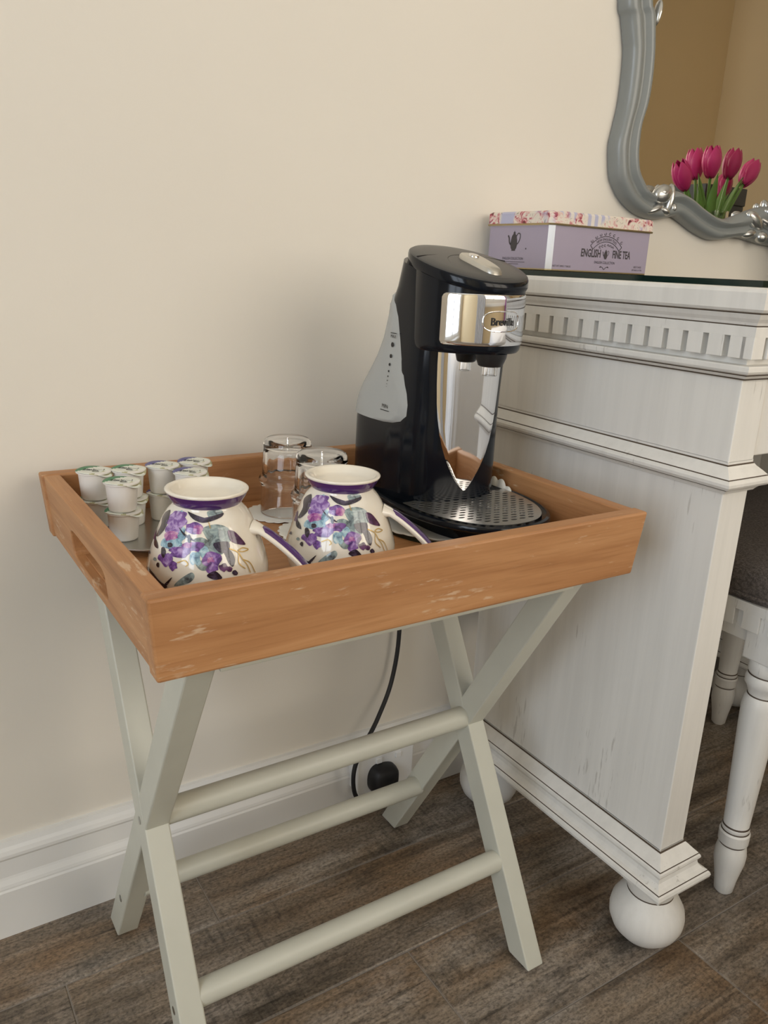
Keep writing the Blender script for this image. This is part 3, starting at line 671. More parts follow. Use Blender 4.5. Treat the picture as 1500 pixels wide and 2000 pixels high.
for k in range(len(zs)-1):
    for i in range(n):
        j = (i+1) % n; F.append((k*n+i, k*n+j, (k+1)*n+j, (k+1)*n+i))
F += [tuple(range(n)), tuple((len(zs)-1)*n+i for i in range(n))]
# raise the rim of the body to the sloping lid
for i in range(n):
    x, y, z = V[(len(zs)-1)*n+i]; V[(len(zs)-1)*n+i] = (x, y, ztop(y)-.011)
mk('body', off(V, o_), F, 'black_gloss', kt, True, None, 40)
# water tank: translucent grey, wraps the back of the body
TBZ = [.6405, .6425, .646, .653, .665, .677, .695, .712, .73, .754, .766, .775, .781]
TBY = [-.175, -.192, -.205, -.2135, -.2145, -.2125, -.2065, -.2005, -.1955, -.188, -.181, -.172, -.164]
V, F = [], []; m_ = 40
for z, yt in zip(TBZ, TBY):
    a = itp(z, KA); yb = itp(z, KB); b = (yb-KF)/2; yc = yb-b
    e = .0022
    q = (yt-yc)/b; angm = math.acos(max(-1, min(1, math.copysign(abs(q)**(kn(z)/2), q))))
    for i in range(m_+1):
        ang = -angm+2*angm*i/m_; ed = e if 0 < i < m_ else .0
        p = sup(KX, yc, a+ed, b+ed, kn(z), ang); V.append((p[0], p[1], z))
for k in range(len(TBZ)-1):
    for i in range(m_): F.append((k*(m_+1)+i, k*(m_+1)+i+1, (k+1)*(m_+1)+i+1, (k+1)*(m_+1)+i))
tank = mk('water_tank', off(V, o_), F, 'tank_grey', kt, True, None, 60)
def on_tank(u, v, yc, zc, e=.0028):   # u to the front (-y), v up, on the -x side
    y, z = yc-u, zc+v; return (bodyxy(z, y, -1, e), y, z)
def lev(V2, F2, yc, zc, name):
    return mk(name, off([on_tank(u, v, yc, zc) for u, v in V2], o_), F2, 'ink_black', tank)
def disc2(r, k=14): return [(r*math.cos(2*PI*i/k), r*math.sin(2*PI*i/k)) for i in range(k)], [tuple(range(k))]
v, f = text_data('MAX', .0050); lev(v, f, -.1855, .7335, 'level_mark')
lev([(-.006, -.0004), (.006, -.0004), (.006, .0004), (-.006, .0004)], [(0, 1, 2, 3)], -.1855, .7370, 'level_mark')
for (yy, zz, rr) in ((-.1850, .7250, .0026), (-.1838, .7130, .0021), (-.1828, .7040, .0016), (-.1820, .6968, .0012), (-.1812, .6912, .0009), (-.1806, .6867, .0007), (-.180, .683, .0005), (-.1795, .680, .0004)):
    v, f = disc2(rr); lev(v, f, yy, zz, 'level_dot')
v, f = text_data('MIN', .0058, 1.15); lev(v, f, -.1790, .6585, 'level_mark')
lev([(-.0085, -.0004), (.0085, -.0004), (.0085, .0004), (-.0085, .0004)], [(0, 1, 2, 3)], -.1790, .6540, 'level_mark')
# head over the cup bay
HY, HR = -.2270, .0595
def headring(r, z, dz=0, k=64):
    out = []
    for i in range(k+1):
        a = PI*i/k; out.append((KX-r*math.cos(a), HY-r*math.sin(a)*1.0, z))
    out += [(KX+r*.975, -.217, z), (KX+r*.90, -.203, z), (KX+r*.78, -.185, z), (KX-r*.78, -.185, z), (KX-r*.90, -.203, z), (KX-r*.975, -.217, z)]
    return out
rows = [(.050, .7238), (.0565, .7245), (.0583, .7268), (.0591, .7300), (.0595, .7350), (.0595, .7850)]
V, F = [], []
for r, z in rows: V += headring(r, z)
k1 = len(headring(.05, 0))
V += [(x, y, ztop(y)-.0105) for x, y, z in headring(.0595, 0)]
for k in range(len(rows)):
    for i in range(k1):
        j = (i+1) % k1; F.append((k*k1+i, k*k1+j, (k+1)*k1+j, (k+1)*k1+i))
F += [tuple(reversed(range(k1))), tuple(len(rows)*k1+i for i in range(k1))]
mk('head', off(V, o_), F, 'black_gloss', kt, True, None, 35)
def band(r, a0, a1, z0, z1, k=40, rc=.004):
    V, F = [], []
    zz = [z0, z0+.0012, z0+.004, z1-.004, z1-.0012, z1]
    ins = [rc, rc*.4, 0, 0, rc*.4, rc]
    rr = [r, r+.0006, r+.0008, r+.0008, r+.0006, r]
    for z, q, R_ in zip(zz, ins, rr):
        b0, b1 = a0+q/r, a1-q/r
        for i in range(k+1):
            a = b0+(b1-b0)*i/k; V.append((KX+R_*math.sin(a), HY-R_*math.cos(a), z))
    for m2 in range(len(zz)-1):
        for i in range(k): F.append((m2*(k+1)+i, m2*(k+1)+i+1, (m2+1)*(k+1)+i+1, (m2+1)*(k+1)+i))
    return V, F
V, F = band(.0598, math.radians(-62), math.radians(62), .7330, .7825)
ch = mk('chrome_band', off(V, o_), F, 'chrome', kt, True, None, 60)
def oncyl(u, v, zc, e): a = u/.061; return (KX+(.0606+e)*math.sin(a), HY-(.0606+e)*math.cos(a), zc+v)
v, f = text_data('Breville', .0105, .95, bold=.0002)
lg = mk('logo_text', off([oncyl(a, b, .7565, .0007) for a, b in v], o_), f, 'ink_black', ch)
oval = []
for i in range(41):
    a = 2*PI*i/40; c, s = math.cos(a), math.sin(a); p = 2/3.
    oval.append(oncyl(.0235*math.copysign(abs(c)**p, c), .0098*math.copysign(abs(s)**p, s), .7570, .0002))
tube('logo_ring', oval, .0006, 'chrome', ch, 6, None, o_)
# lid
LYc, LA, LB = -.2245, .0595, .0640
V, F = [], []; k1 = 72
rows = [(.985, -.0115), (1.0, -.0095), (1.0, -.0035), (.985, -.0008), (.95, .0006), (.75, .0022), (.5, .0032), (.25, .0037), (.02, .0038)]
for s, h in rows:
    for i in range(k1):
        x, y = sup(KX, LYc, LA*s, LB*s, 2.15, 2*PI*i/k1); V.append((x, y, ztop(y)+h))
for k in range(len(rows)-1):
    for i in range(k1):
        j = (i+1) % k1; F.append((k*k1+i, k*k1+j, (k+1)*k1+j, (k+1)*k1+i))
F += [tuple(reversed(range(k1))), tuple((len(rows)-1)*k1+i for i in range(k1))]
mi = [0 if k >= 3 else 1 for k in range(len(rows)-1) for _ in range(k1)]+[1, 0]
lid = mk('lid', off(V, o_), F, ['charcoal_lid', 'black_gloss'], kt, True, mi, 40)
def lidz(x, y):
    s = math.hypot((x-KX)/LA, (y-LYc)/LB); return ztop(y)+.0038*(1-min(1, s)**2)
pts = []
for i in range(49):
    a = 2*PI*i/48; x, y = KX+.0335*math.sin(a), -.2460+.0350*math.cos(a); pts.append((x, y, lidz(x, y)-.0002))
tube('seam', pts, .0006, 'ink_black', lid, 6, None, o_)  # lid seams: black tubes put the shade of the gap in as colour
for s in (-1, 1):
    tube('seam', [(KX+s*t, -.2105-.004*(t-.03)/.028, lidz(KX+s*t, -.2105)-.0002) for t in (.026, .034, .042, .050, .0575)], .0006, 'ink_black', lid, 6, None, o_)
def patch(name, outline, h, mt, parent, zf, top=.8):
    k = len(outline); cx = sum(p[0] for p in outline)/k; cy = sum(p[1] for p in outline)/k; V, F = [], []
    for s, hh in ((1.04, -.001), (1.0, h*.6), (.93, h), (.5, h*1.05)):
        for x, y in outline: X, Y = cx+(x-cx)*s, cy+(y-cy)*s; V.append((X, Y, zf(X, Y)+hh))
    V.append((cx, cy, zf(cx, cy)+h*1.08)); 
    for r in range(3):
        for i in range(k):
            j = (i+1) % k; F.append((r*k+i, r*k+j, (r+1)*k+j, (r+1)*k+i))
    for i in range(k): F.append((3*k+i, 3*k+(i+1) % k, 4*k))
    return mk(name, off(V, o_), F, mt, parent, True, None, 50)
bo = [sup(KX, -.2455, .0118, .0275, 3.2, 2*PI*i/28) for i in range(28)]
bo = [(KX+(x-KX)*(1.0+.25*(-(y+.2455)/.0275)*-1*.6), y) for x, y in bo]
btn = patch('button', bo, .0048, 'button_silver', lid, lidz)
bw = [(KX+.0055*math.cos(2*PI*i/16), -.2330+.0055*math.sin(2*PI*i/16)) for i in range(16)]
patch('gleam_spot', bw, .0022, 'chrome', btn, lambda x, y: lidz(x, y)+.0045)  # polished spot added so the button shows a gleam
patch('vent_recess', [(KX-.011, -.1790), (KX-.011, -.1680), (KX+.011, -.1680), (KX+.011, -.1790)], .0003, 'ink_black', lid, lidz)
# chrome splash panel on the column, tapering to a point
PZ = [.5735, .578, .585, .593, .602, .613, .626, .64, .655, .67, .69, .71, .7240]
PW_ = [.0015, .0068, .0125, .0178, .0228, .0280, .0325, .0360, .0385, .0402, .0416, .0424, .0426]
V, F = [], []; k1 = 24
def fronty(z, x, e):
    a = itp(z, KA); yb = itp(z, KB); b = (yb-KF)/2; t = min(1, abs((x-KX)/a)); return yb-b-(b+e)*(1-t**kn(z))**(1/kn(z))
for z, wd in zip(PZ, PW_):
    for i in range(k1+1):
        x = KX-wd+2*wd*i/k1; e = .0012 if 0 < i < k1 else .0002; V.append((x, fronty(z, x, e), z))
for k in range(len(PZ)-1):
    for i in range(k1): F.append((k*(k1+1)+i, k*(k1+1)+i+1, (k+1)*(k1+1)+i+1, (k+1)*(k1+1)+i))
mk('splash_panel', off(V, o_), F, 'chrome', kt, True, None, 60)
noz = lathe('nozzle', [(.0165, .0), (.0160, -.004), (.0125, -.0125), (.0105, -.0135)], 'black_satin', kt, 32, (KX+.004-o_[0], -.2680-o_[1], .7242-o_[2]), True, True)
lathe('nozzle_tip', [(.0078, -.0130), (.0078, -.0225), (.0062, -.0230), (.0060, -.0132)], 'clear_glass', noz, 28, (KX+.004-o_[0], -.2680-o_[1], .7242-o_[2]))
# foot and drip tray
BC, BA, BB = (.2985, -.2300), .0800, .1195
def ovalring(s, z, n=72): return [sup(BC[0], BC[1], BA+s, BB+s, 2.3, 2*PI*i/n)+(z,) for i in range(n)]
rows = [(-.034, .5336), (-.030, .546), (-.012, .5525), (-.002, .5555), (.0, .5575), (.0, .5605), (-.001, .5622), (-.004, .5630), (-.006, .5618)]
V, F = [], []
for s, z in rows: V += ovalring(s, z)
for k in range(len(rows)-1):
    for i in range(72):
        j = (i+1) % 72; F.append((k*72+i, k*72+j, (k+1)*72+j, (k+1)*72+i))
F += [tuple(reversed(range(72))), tuple((len(rows)-1)*72+i for i in range(72))]
base = mk('drip_tray', off(V, o_), F, 'black_gloss', kt, True, None, 40)
# steel grid: plate in front of the column with oval slots
out = [p for p in ovalring(-.0095, .5622, 120) if p[1] < -.222]
out.sort(key=lambda p: math.atan2(p[0]-BC[0], -(p[1]-BC[1])))
holes = []; r_ = 0; y = -.232
while y > -.348:
    x = BC[0]-.08+(.0058 if r_ % 2 else 0)
    while x < BC[0]+.08:
        if abs((x-BC[0])/(BA-.0150))**2.3+abs((y-BC[1])/(BB-.0150))**2.3 < .97:
            holes.append([(x+.0040*math.cos(2*PI*i/12), y+.0020*math.sin(2*PI*i/12)) for i in range(12)])
        x += .0116
    y -= .0068; r_ += 1
cu = bpy.data.curves.new('g', 'CURVE'); cu.dimensions = '2D'; cu.fill_mode = 'BOTH'; cu.extrude = .0003
for loop_ in [[(x, y) for x, y, z in out]]+holes:
    s_ = cu.splines.new('POLY'); s_.points.add(len(loop_)-1); s_.use_cyclic_u = True
    for q, (x, y) in zip(s_.points, loop_): q.co = (x, y, 0, 1)
tmp = bpy.data.objects.new('g', cu); C.objects.link(tmp)
me = bpy.data.meshes.new_from_object(tmp.evaluated_get(bpy.context.evaluated_depsgraph_get()))
gv = [(v.co.x, v.co.y, v.co.z+.5632) for v in me.vertices]; gf = [tuple(q.vertices) for q in me.polygons]
bpy.data.objects.remove(tmp); bpy.data.curves.remove(cu); bpy.data.meshes.remove(me)
grid = mk('drip_grid', off(gv, o_), gf, 'brushed_steel', base)

# ================================================================== things under and behind the dispenser
tag(lathe('round_mirror', [(.0785, 0), (.0790, .0005), (.0790, .0040), (.0780, .0045), (0.0005, .0045)], ['glass_edge', 'mirror_silver'], None, 72, (.2985, -.2200, ZFL), True, False, [0, 0, 0, 1]), 'round mirror plate lying under the hot water dispenser', 'mirror plate')
def doily(name, x, y, z, r, label, lobes=26, curl=None, group=None, amp=.060):
    V, F = [], []; n = lobes*6; rings = (0.02, .35, .7, .86, .93, 1.0)
    rng = random.Random(int(r*1e5))
    for q in rings:
        for i in range(n):
            a = 2*PI*i/n; rr = r*q*(1+(amp*abs(math.sin(lobes*a/2)) if q > .9 else 0))
            px, py = x+rr*math.cos(a), y+rr*math.sin(a)
            zz = z+(.0008*math.sin(3*a+x*90)+.0010*(q-.7)*math.sin(9*a) if q > .7 else 0)
            if curl and px > curl:
                zz += (px-curl)*2.2; px = curl+(px-curl)*.42
            V.append((px, py, zz))
    for k in range(len(rings)-1):
        for i in range(n):
            j = (i+1) % n; F.append((k*n+i, k*n+j, (k+1)*n+j, (k+1)*n+i))
    F.append(tuple(range(n)))
    o = mk(name, V, F, 'paper_white', None, True)
    so = o.modifiers.new('t', 'SOLIDIFY'); so.thickness = .0004; so.offset = 1
    return tag(o, label, 'doily', group)
doily('paper_doily', .2990, -.2140, ZFL+.0062, .0830, 'white scalloped paper doily between the round mirror and the dispenser', 34, .366, None, .022)
G1, G2 = (.1507, -.1080), (.1504, -.1898)
doily('paper_doily', G1[0]-.004, G1[1], ZFL+.0012, .0395, 'white paper doily under the glass nearer the wall', 22)
doily('paper_doily', G2[0]-.004, G2[1], ZFL+.0032, .0395, 'white paper doily under the glass beside the floral mug', 22)

# upturned ribbed tumblers
def tumbler(x, y, z, label):
    h = .0862; nr = 96
    t = thing('tumbler', (x, y, z), label, 'glass', 'upturned glass tumblers on doilies')
    prof = [(.0292, 0), (.0300, .0006), (.0302, .002), (.0297, .030), (.0300, .034), (.0318, .0370), (.0322, .0395), (.0310, .0420), (.0282, .0440), (.0276, .050), (.0270, .068), (.0267, .0745), (.0270, .0775), (.0268, .0805), (.0256, .0840), (.0225, .0860), (.0010, .0862),
            ]
    inner = [(.0010, .0765), (.0200, .0762), (.0228, .0740), (.0240, .0700), (.0248, .050), (.0262, .040), (.0272, .028), (.0282, .0015), (.0285, .0002)]
    V, F = [], []
    allp = prof+inner
    for k, (r, zz) in enumerate(allp):
        for i in range(nr):
            a = 2*PI*i/nr; rr = r
            if k < len(prof) and .046 < zz < .073: rr = r*(1+.013*math.cos(16*a))
            V.append((rr*math.cos(a), rr*math.sin(a), zz))
    m2 = len(allp)
    for k in range(m2):
        k2 = (k+1) % m2
        for i in range(nr):
            j = (i+1) % nr; F.append((k*nr+i, k*nr+j, k2*nr+j, k2*nr+i))
    mk('glass_body', V, F, 'clear_glass', t, True, None, 60)
    return t
tumbler(G1[0], G1[1], ZFL+.0022, 'upturned clear glass tumbler on a doily nearer the wall')
tumbler(G2[0], G2[1], ZFL+.0042, 'upturned clear glass tumbler on a doily just behind the floral mug')

# ================================================================== floral mugs, upside down
MP = [(.0395, .0006), (.0415, 0), (.0430, .0008), (.0458, .0070), (.0475, .014), (.0495, .020), (.0505, .027), (.0498, .035), (.0475, .043), (.0452, .0505), (.0425, .058), (.0395, .066), (.0360, .074), (.0320, .0800), (.0285, .0838), (.0276, .0856), (.0276, .0862)]
FOOT = [(.0276, .0862), (.0290, .0880), (.0314, .0918), (.0334, .0958)]
LIPT = [(.0334, .0958), (.0340, .0967), (.0340, .0975), (.0334, .0981), (.0318, .0983), (.0302, .0980), (.0290, .0970), (.0272, .0930), (.0252, .0905), (.0200, .0895), (.0005, .0892)]
def mugR(z):
    P = [p for p in MP if True]
    for i in range(1, len(P)-1):
        if P[i][1] <= z <= P[i+1][1]:
            t = (z-P[i][1])/(P[i+1][1]-P[i][1]); return P[i][0]+(P[i+1][0]-P[i][0])*t
    return P[-1][0] if z > P[-1][1] else P[1][0]
def mug(x, y, label):
    t = thing('mug', (x, y, ZFL), label, 'mug', 'upturned floral mugs')
    prof = [(.0370, .004), (.0395, .0006)]+MP[1:]
    inner_dome = [(.0005, .080), (.030, .076), (.040, .055), (.0465, .030), (.0435, .012), (.0370, .004)]
    body = lathe('body', inner_dome[:-1]+prof, 'ceramic_cream', t, 72, auto=70)
    lathe('foot_band', FOOT, 'purple_glaze', t, 72, auto=70)
    lathe('foot', LIPT, 'ceramic_cream', t, 72, auto=70)
    # strap handle leaving the shoulder, bending down to the rim
    H = math.radians(-37.0); dx, dy = math.cos(H), math.sin(H)
    path = spline([(.0375, .0655), (.0455, .0640), (.0560, .0575), (.0680, .0480), (.0790, .0375), (.0850, .0285), (.0845, .0200), (.0760, .0150), (.0640, .0150), (.0500, .0170)] and [(.0375, 0, .0655), (.0455, 0, .0640), (.0560, 0, .0575), (.0680, 0, .0480), (.0790, 0, .0375), (.0850, 0, .0285), (.0838, 0, .0200), (.0760, 0, .0155), (.0640, 0, .0150), (.0480, 0, .0165)], 6)
    W3 = [(p[0]*dx, p[0]*dy, p[2]) for p in path]; npth = len(path)
    rad = [((.0078 if i > 6 else .0078+.0030*(1-i/6)), .0036+(.0030*(1-i/6) if i < 6 else 0)) for i in range(npth)]
    hd = tube('handle', W3, rad, 'ceramic_cream', t, 20, (-dy, dx, 0))
    # purple stripe painted along the outside of the strap
    V, F = [], []; idx = list(range(6, npth-8))
    for i in idx:
        p = Vector(W3[i]); tg = (Vector(W3[i+1])-Vector(W3[i-1])).normalized(); sd = Vector((-dy, dx, 0)); nm = tg.cross(sd)
        ru, rv = rad[i]; wq = min(1, (i-5)/3, (idx[-1]+1-i)/2)
        if nm.dot(p-Vector((.055*dx, .055*dy, .02))) < 0: nm = -nm
        for k in range(-4, 5):
            a = k/4*.95*wq; V.append(p+sd*ru*math.sin(a)+nm*(rv+.00025)*math.cos(a))
    for r in range(len(idx)-1):
        for k in range(8): F.append((r*9+k, r*9+k+1, (r+1)*9+k+1, (r+1)*9+k))
    mk('stripe', V, F, 'purple_glaze', hd, True)
    # printed flowers, leaves and gilt twigs following the glaze
    names = ['print_leaf', 'print_teal', 'print_purple', 'print_pink', 'print_dark', 'print_plum', 'gold_line']
    ix = {'leaf': 0, 'teal': 1, 'purple': 2, 'pink': 3, 'dark': 4, 'plum': 5}
    V, F, mi = [], [], []
    def surf(th, z, e): r = mugR(z)+e; a = math.radians(th); return (r*math.cos(a), r*math.sin(a), z)
    for q, (kind, poly) in enumerate(PRINT):
        pts = [Vector((a, b, 0)) for a, b in poly]; lp = pts+[pts[0]]
        dense = []
        for i in range(len(pts)):
            a, b, c, d = pts[i-1], pts[i], pts[(i+1) % len(pts)], pts[(i+2) % len(pts)]
            for s in range(4):
                u = s/4; dense.append(.5*((2*b)+(c-a)*u+(2*a-5*b+4*c-d)*u*u+(3*b-a-3*c+d)*u**3))
        cen = sum(dense, Vector())/len(dense); k = len(dense); n0 = len(V); e = .00014+.000012*q
        for s in (1.0, .8, .6, .4, .2):
            for p in dense:
                w_ = cen+(p-cen)*s*1.14; V.append(surf(w_.x, w_.y/1000, e))
        V.append(surf(cen.x, cen.y/1000, e))
        for r in range(4):
            for i in range(k):
                j = (i+1) % k; F.append((n0+r*k+i, n0+r*k+j, n0+(r+1)*k+j, n0+(r+1)*k+i)); mi.append(ix[kind])
        for i in range(k): F.append((n0+4*k+i, n0+4*k+(i+1) % k, n0+5*k)); mi.append(ix[kind])
    for tw in TWIGS:
        sp = spline([(a, b, 0) for a, b in tw], 6); n0 = len(V)
        for i, p in enumerate(sp):
            d = (sp[min(i+1, len(sp)-1)]-sp[max(i-1, 0)]); d = Vector((d.x*.8, d.y, 0)); d.normalize()
            for s in (-1, 1): V.append(surf(p.x-s*d.y*.45, (p.y+s*d.x*.36)/1000, .0009))
        for i in range(len(sp)-1): F.append((n0+2*i, n0+2*i+1, n0+2*i+3, n0+2*i+2)); mi.append(6)
    mk('floral_print', V, F, names, body, True, mi)
    return t
mg = mug(-.016, -.300, 'upturned cream mug with purple floral print beside the milk pots')
tree(mg, (.110, -.3038, ZFL), None, label='upturned cream mug with purple floral print in front of the glasses')

# ================================================================== milk pots on a silver plate
PZ0 = ZFL+.0085
tag(lathe('silver_plate', [(.050, 0), (.052, .0), (.062, .0042), (.0685, .0075), (.0700, .0080), (.0700, .0092), (.0680, .0094), (.0640, .0085), (.0005, .0085)], 'silver_plate', None, 64, (-.0035, -.1250, ZFL), True), 'shiny silver plate under the stacked milk pots', 'plate')
PH = .0305
def milkpot(col, label):
    t = thing('milk_pot', (0, 0, 0), label, 'milk pot')
    n = 64; V, F = [], []
    rows = [(.0118, .0), (.0128, .0006), (.0132, .0022), (.0150, .0255), (.0151, .0272), (.0172, .0276), (.0172, .0288), (.001, .0288)]
    for r, z in rows:
        for i in range(n):
            a = 2*PI*i/n; rr = r*(1+(.008*math.cos(32*a) if .002 < z < .026 else 0))
            V.append((rr*math.cos(a), rr*math.sin(a), z))
    for k in range(len(rows)-1):
        for i in range(n):
            j = (i+1) % n; F.append((k*n+i, k*n+j, (k+1)*n+j, (k+1)*n+i))
    F.append(tuple(reversed(range(n))))
    mk('cup', V, F, 'pot_white', t, True, None, 50)
    # foil lid with a pull tab that droops in front (-x-y), coloured segment at the back
    T0 = math.radians(-52)
    def lidpt(r, a):
        d = math.cos(a); tab = max(0, d)**10; rr = r*(1+.16*tab)
        drop = .0042*max(0, d)**6*max(0, (r/.0175-.55)/.45)
        return (rr*math.cos(a+T0), rr*math.sin(a+T0), .0292-drop+.0004*math.sin(3*a))
    V, F, mi = [], [], []
    rr = [.001, .005, .009, .0125, .0152, .0176]
    for r in rr:
        for i in range(n): V.append(lidpt(r, 2*PI*i/n))
    for k in range(len(rr)-1):
        for i in range(n):
            j = (i+1) % n; F.append((k*n+i, k*n+j, (k+1)*n+j, (k+1)*n+i))
            a = 2*PI*(i+.5)/n; u = (rr[k]+rr[k+1])/2*math.cos(a+.25)
            mi.append(1 if u < -.0088 else (2 if u > .0098 and u < .0150 else 0))
    F.append(tuple(range(n))); mi.append(0)
    ld_ = mk('foil_lid', V, F, ['foil_pale', col, 'foil_olive'], t, True, mi)
    so = ld_.modifiers.new('t', 'SOLIDIFY'); so.thickness = .0003; so.offset = -1
    R_ = Matrix.Rotation(math.radians(-35+5), 4, 'Z')
    for s, sz, yv, b in (('National', .0058, .0010, .00022), ('Milk', .0054, -.0044, .00012)):
        v, f = text_data(s, sz, 1.05, bold=b)
        Vt = [R_@Vector((a+(0 if s != 'Milk' else .002), q+yv, .02955)) for a, q in v]
        mk('lid_print', Vt, f, 'ink_black', ld_)
    return t
pg = milkpot('foil_green', 'green-lidded milk pot standing on top of another pot')
pb = milkpot('foil_blue', 'blue-lidded milk pot standing on top of another pot')
spots = [(-.0590, -.0935, 'g'), (-.0238, -.0985, 'g'), (-.0435, -.1430, 'g'), (.0118, -.0945, 'b'), (.0470, -.0905, 'b'), (.0290, -.1335, 'b')]
first = {'g': pg, 'b': pb}
where = ['in the tray corner', 'mid-row by the wall', 'by the handle opening', 'next to the green lids', 'nearest the glasses', 'behind the floral mug']
for i, (x, y, k) in enumerate(spots):
    x = x if i else -.0575
    for lev_ in (0, 1):
        nm = 'green-lidded' if k == 'g' else 'blue-lidded'
        lab = nm+(' milk pot on top of the stack ' if lev_ else ' milk pot at the bottom of the stack ')+where[i]
        grp = nm+(' milk pots on top' if lev_ else ' milk pots below')
        rz = random.uniform(-.18, .18); loc = (x+lev_*random.uniform(-.0015, .0015), y+lev_*random.uniform(-.001, .001), PZ0+lev_*PH*.97)
        if lev_ and k in first:
            r = first.pop(k); r.location = loc; r.rotation_euler = (0, 0, rz); r['group'] = grp; r['label'] = lab
            proto = r
            if k == 'g': PG = r
            else: PB = r
        else:
            src = pg if k == 'g' else pb
            tree(src, loc, rz, label=lab, group=grp)

# ================================================================== tea tin on the desk
TZ = .8075
tn = thing('tea_tin', (.585, -.072, TZ), 'lilac tea tin with floral lid standing on the glass desk top', 'tin'); o_ = tuple(tn.location)
tx0, tx1, ty0, ty1 = .4935, .6785, -.1350, -.0110
def octo(x0, x1, y0, y1, c): return [(x0+c, y0), (x1-c, y0), (x1, y0+c), (x1, y1-c), (x1-c, y1), (x0+c, y1), (x0, y1-c), (x0, y0+c)]
def octloft(name, rows, mats, parent, segm, perface=None):
    V, F, mi = [], [], []
    for d, z, c in rows: V += [(x, y, z) for x, y in octo(tx0-d, tx1+d, ty0-d, ty1+d, c)]
    for k in range(len(rows)-1):
        for i in range(8):
            j = (i+1) % 8; F.append((k*8+i, k*8+j, (k+1)*8+j, (k+1)*8+i)); mi.append(perface[i] if perface and segm[k] == -1 else segm[k])
    F += [tuple(reversed(range(8))), tuple((len(rows)-1)*8+i for i in range(8))]; mi += [segm[0], segm[-1]]
    return mk(name, off(V, o_), F, mats, parent, False, mi)
octloft('box', [(-.001, TZ, .0055), (0, TZ+.001, .006), (0, TZ+.0025, .006), (0, TZ+.0540, .006), (0, TZ+.0552, .006)], ['tin_metal', 'tin_lilac', 'tin_gold'], tn, [2, 2, -1, 0], [1, 0, 1, 0, 1, 0, 1, 0])
octloft('lid', [(0, TZ+.0545, .006), (.0025, TZ+.0545, .0065), (.0028, TZ+.0560, .0065), (.0018, TZ+.0568, .0065), (.0018, TZ+.0690, .0065), (-.0005, TZ+.0712, .0075), (-.010, TZ+.0716, .009), (-.011, TZ+.0708, .010)], ['lid_floral', 'tin_gold'], tn, [1, 1, 1, 0, 0, 0, 0])
POT = [(-.35, .55), (-.42, .2), (-.30, -.05), (-.5, .05), (-.62, .35), (-.70, .62), (-.80, .66), (-.74, .70), (-.62, .66), (-.52, .38), (-.42, .25), (-.40, .42), (-.30, .62), (-.14, .72), (-.10, .80), (-.16, .84), (-.05, .90), (0, 1.02), (.05, .90), (.16, .84), (.10, .80), (.14, .72), (.28, .62), (.36, .40), (.42, .1), (.40, -.25), (.28, -.5), (.20, -.58), (.24, -.66), (-.24, -.66), (-.20, -.58), (-.30, -.5), (-.42, -.25), (-.44, .0)]
BODY = [(0, 1.02), (-.05, .90), (-.16, .84), (-.10, .80), (-.16, .70), (-.30, .55), (-.40, .2), (-.44, -.1), (-.36, -.42), (-.22, -.58), (-.25, -.66), (.25, -.66), (.22, -.58), (.36, -.42), (.44, -.1), (.40, .2), (.30, .55), (.16, .70), (.10, .80), (.16, .84), (.05, .90)]
def ribbon(pts, wd):
    V, F = [], []; P = [Vector((a, b, 0)) for a, b in pts]
    for i, p in enumerate(P):
        t = (P[min(i+1, len(P)-1)]-P[max(i-1, 0)]).normalized(); w_ = wd[i] if isinstance(wd, list) else wd
        V += [(p.x-t.y*w_, p.y+t.x*w_), (p.x+t.y*w_, p.y-t.x*w_)]
    for i in range(len(P)-1): F.append((2*i, 2*i+1, 2*i+3, 2*i+2))
    return V, F
def curve2(pts, n=6): return [(p.x, p.y) for p in spline([(a, b, 0) for a, b in pts], n)]
def pot2(s, cx, cy):
    parts = [(BODY, [tuple(range(len(BODY)))]), ribbon(curve2([(-.40, -.15), (-.58, .05), (-.66, .40), (-.80, .62)]), .075), ribbon(curve2([(.26, .55), (.50, .78), (.74, .70), (.76, .40), (.60, .05), (.42, -.10)]), .045)]
    V, F = merge(parts); return [(cx+a*s, cy+b*s) for a, b in V], F
def flat(parts, mapf, name, parent):
    V, F = merge(parts); return mk(name, off([mapf(a, b) for a, b in V], o_), F, 'print_grey', parent)
bx = [c for c in tn.children if c.name.startswith('box')][0]
fm = lambda u, v: ((tx0+tx1)/2+u, ty0-.0003, TZ+.0275+v)
sm = lambda u, v: (tx0-.0003, (ty0+ty1)/2-u, TZ+.0275+v)
sh = lambda VF, dx, dy: ([(a+dx, b+dy) for a, b in VF[0]], VF[1])
U0 = .006
prt = [sh(text_data('ENGLISH', .0135, .68, bold=.0003), U0-.0265, -.0035), sh(text_data('FINE TEA', .0135, .62, bold=.0003), U0+.0300, -.0035), pot2(.0072, U0+.0005, -.0048),
       sh(text_data('ENGLISH COLLECTION', .0046, .80), U0, -.0140), sh(text_data('NET WT 200G / 7.05OZ', .0032, .95), -.0700, -.0210),
       sh(text_data('BEST DATE', .0032, .95), .0700, -.0175), sh(text_data('SEE BASE OF TIN', .0028, .95), .0690, -.0213)]
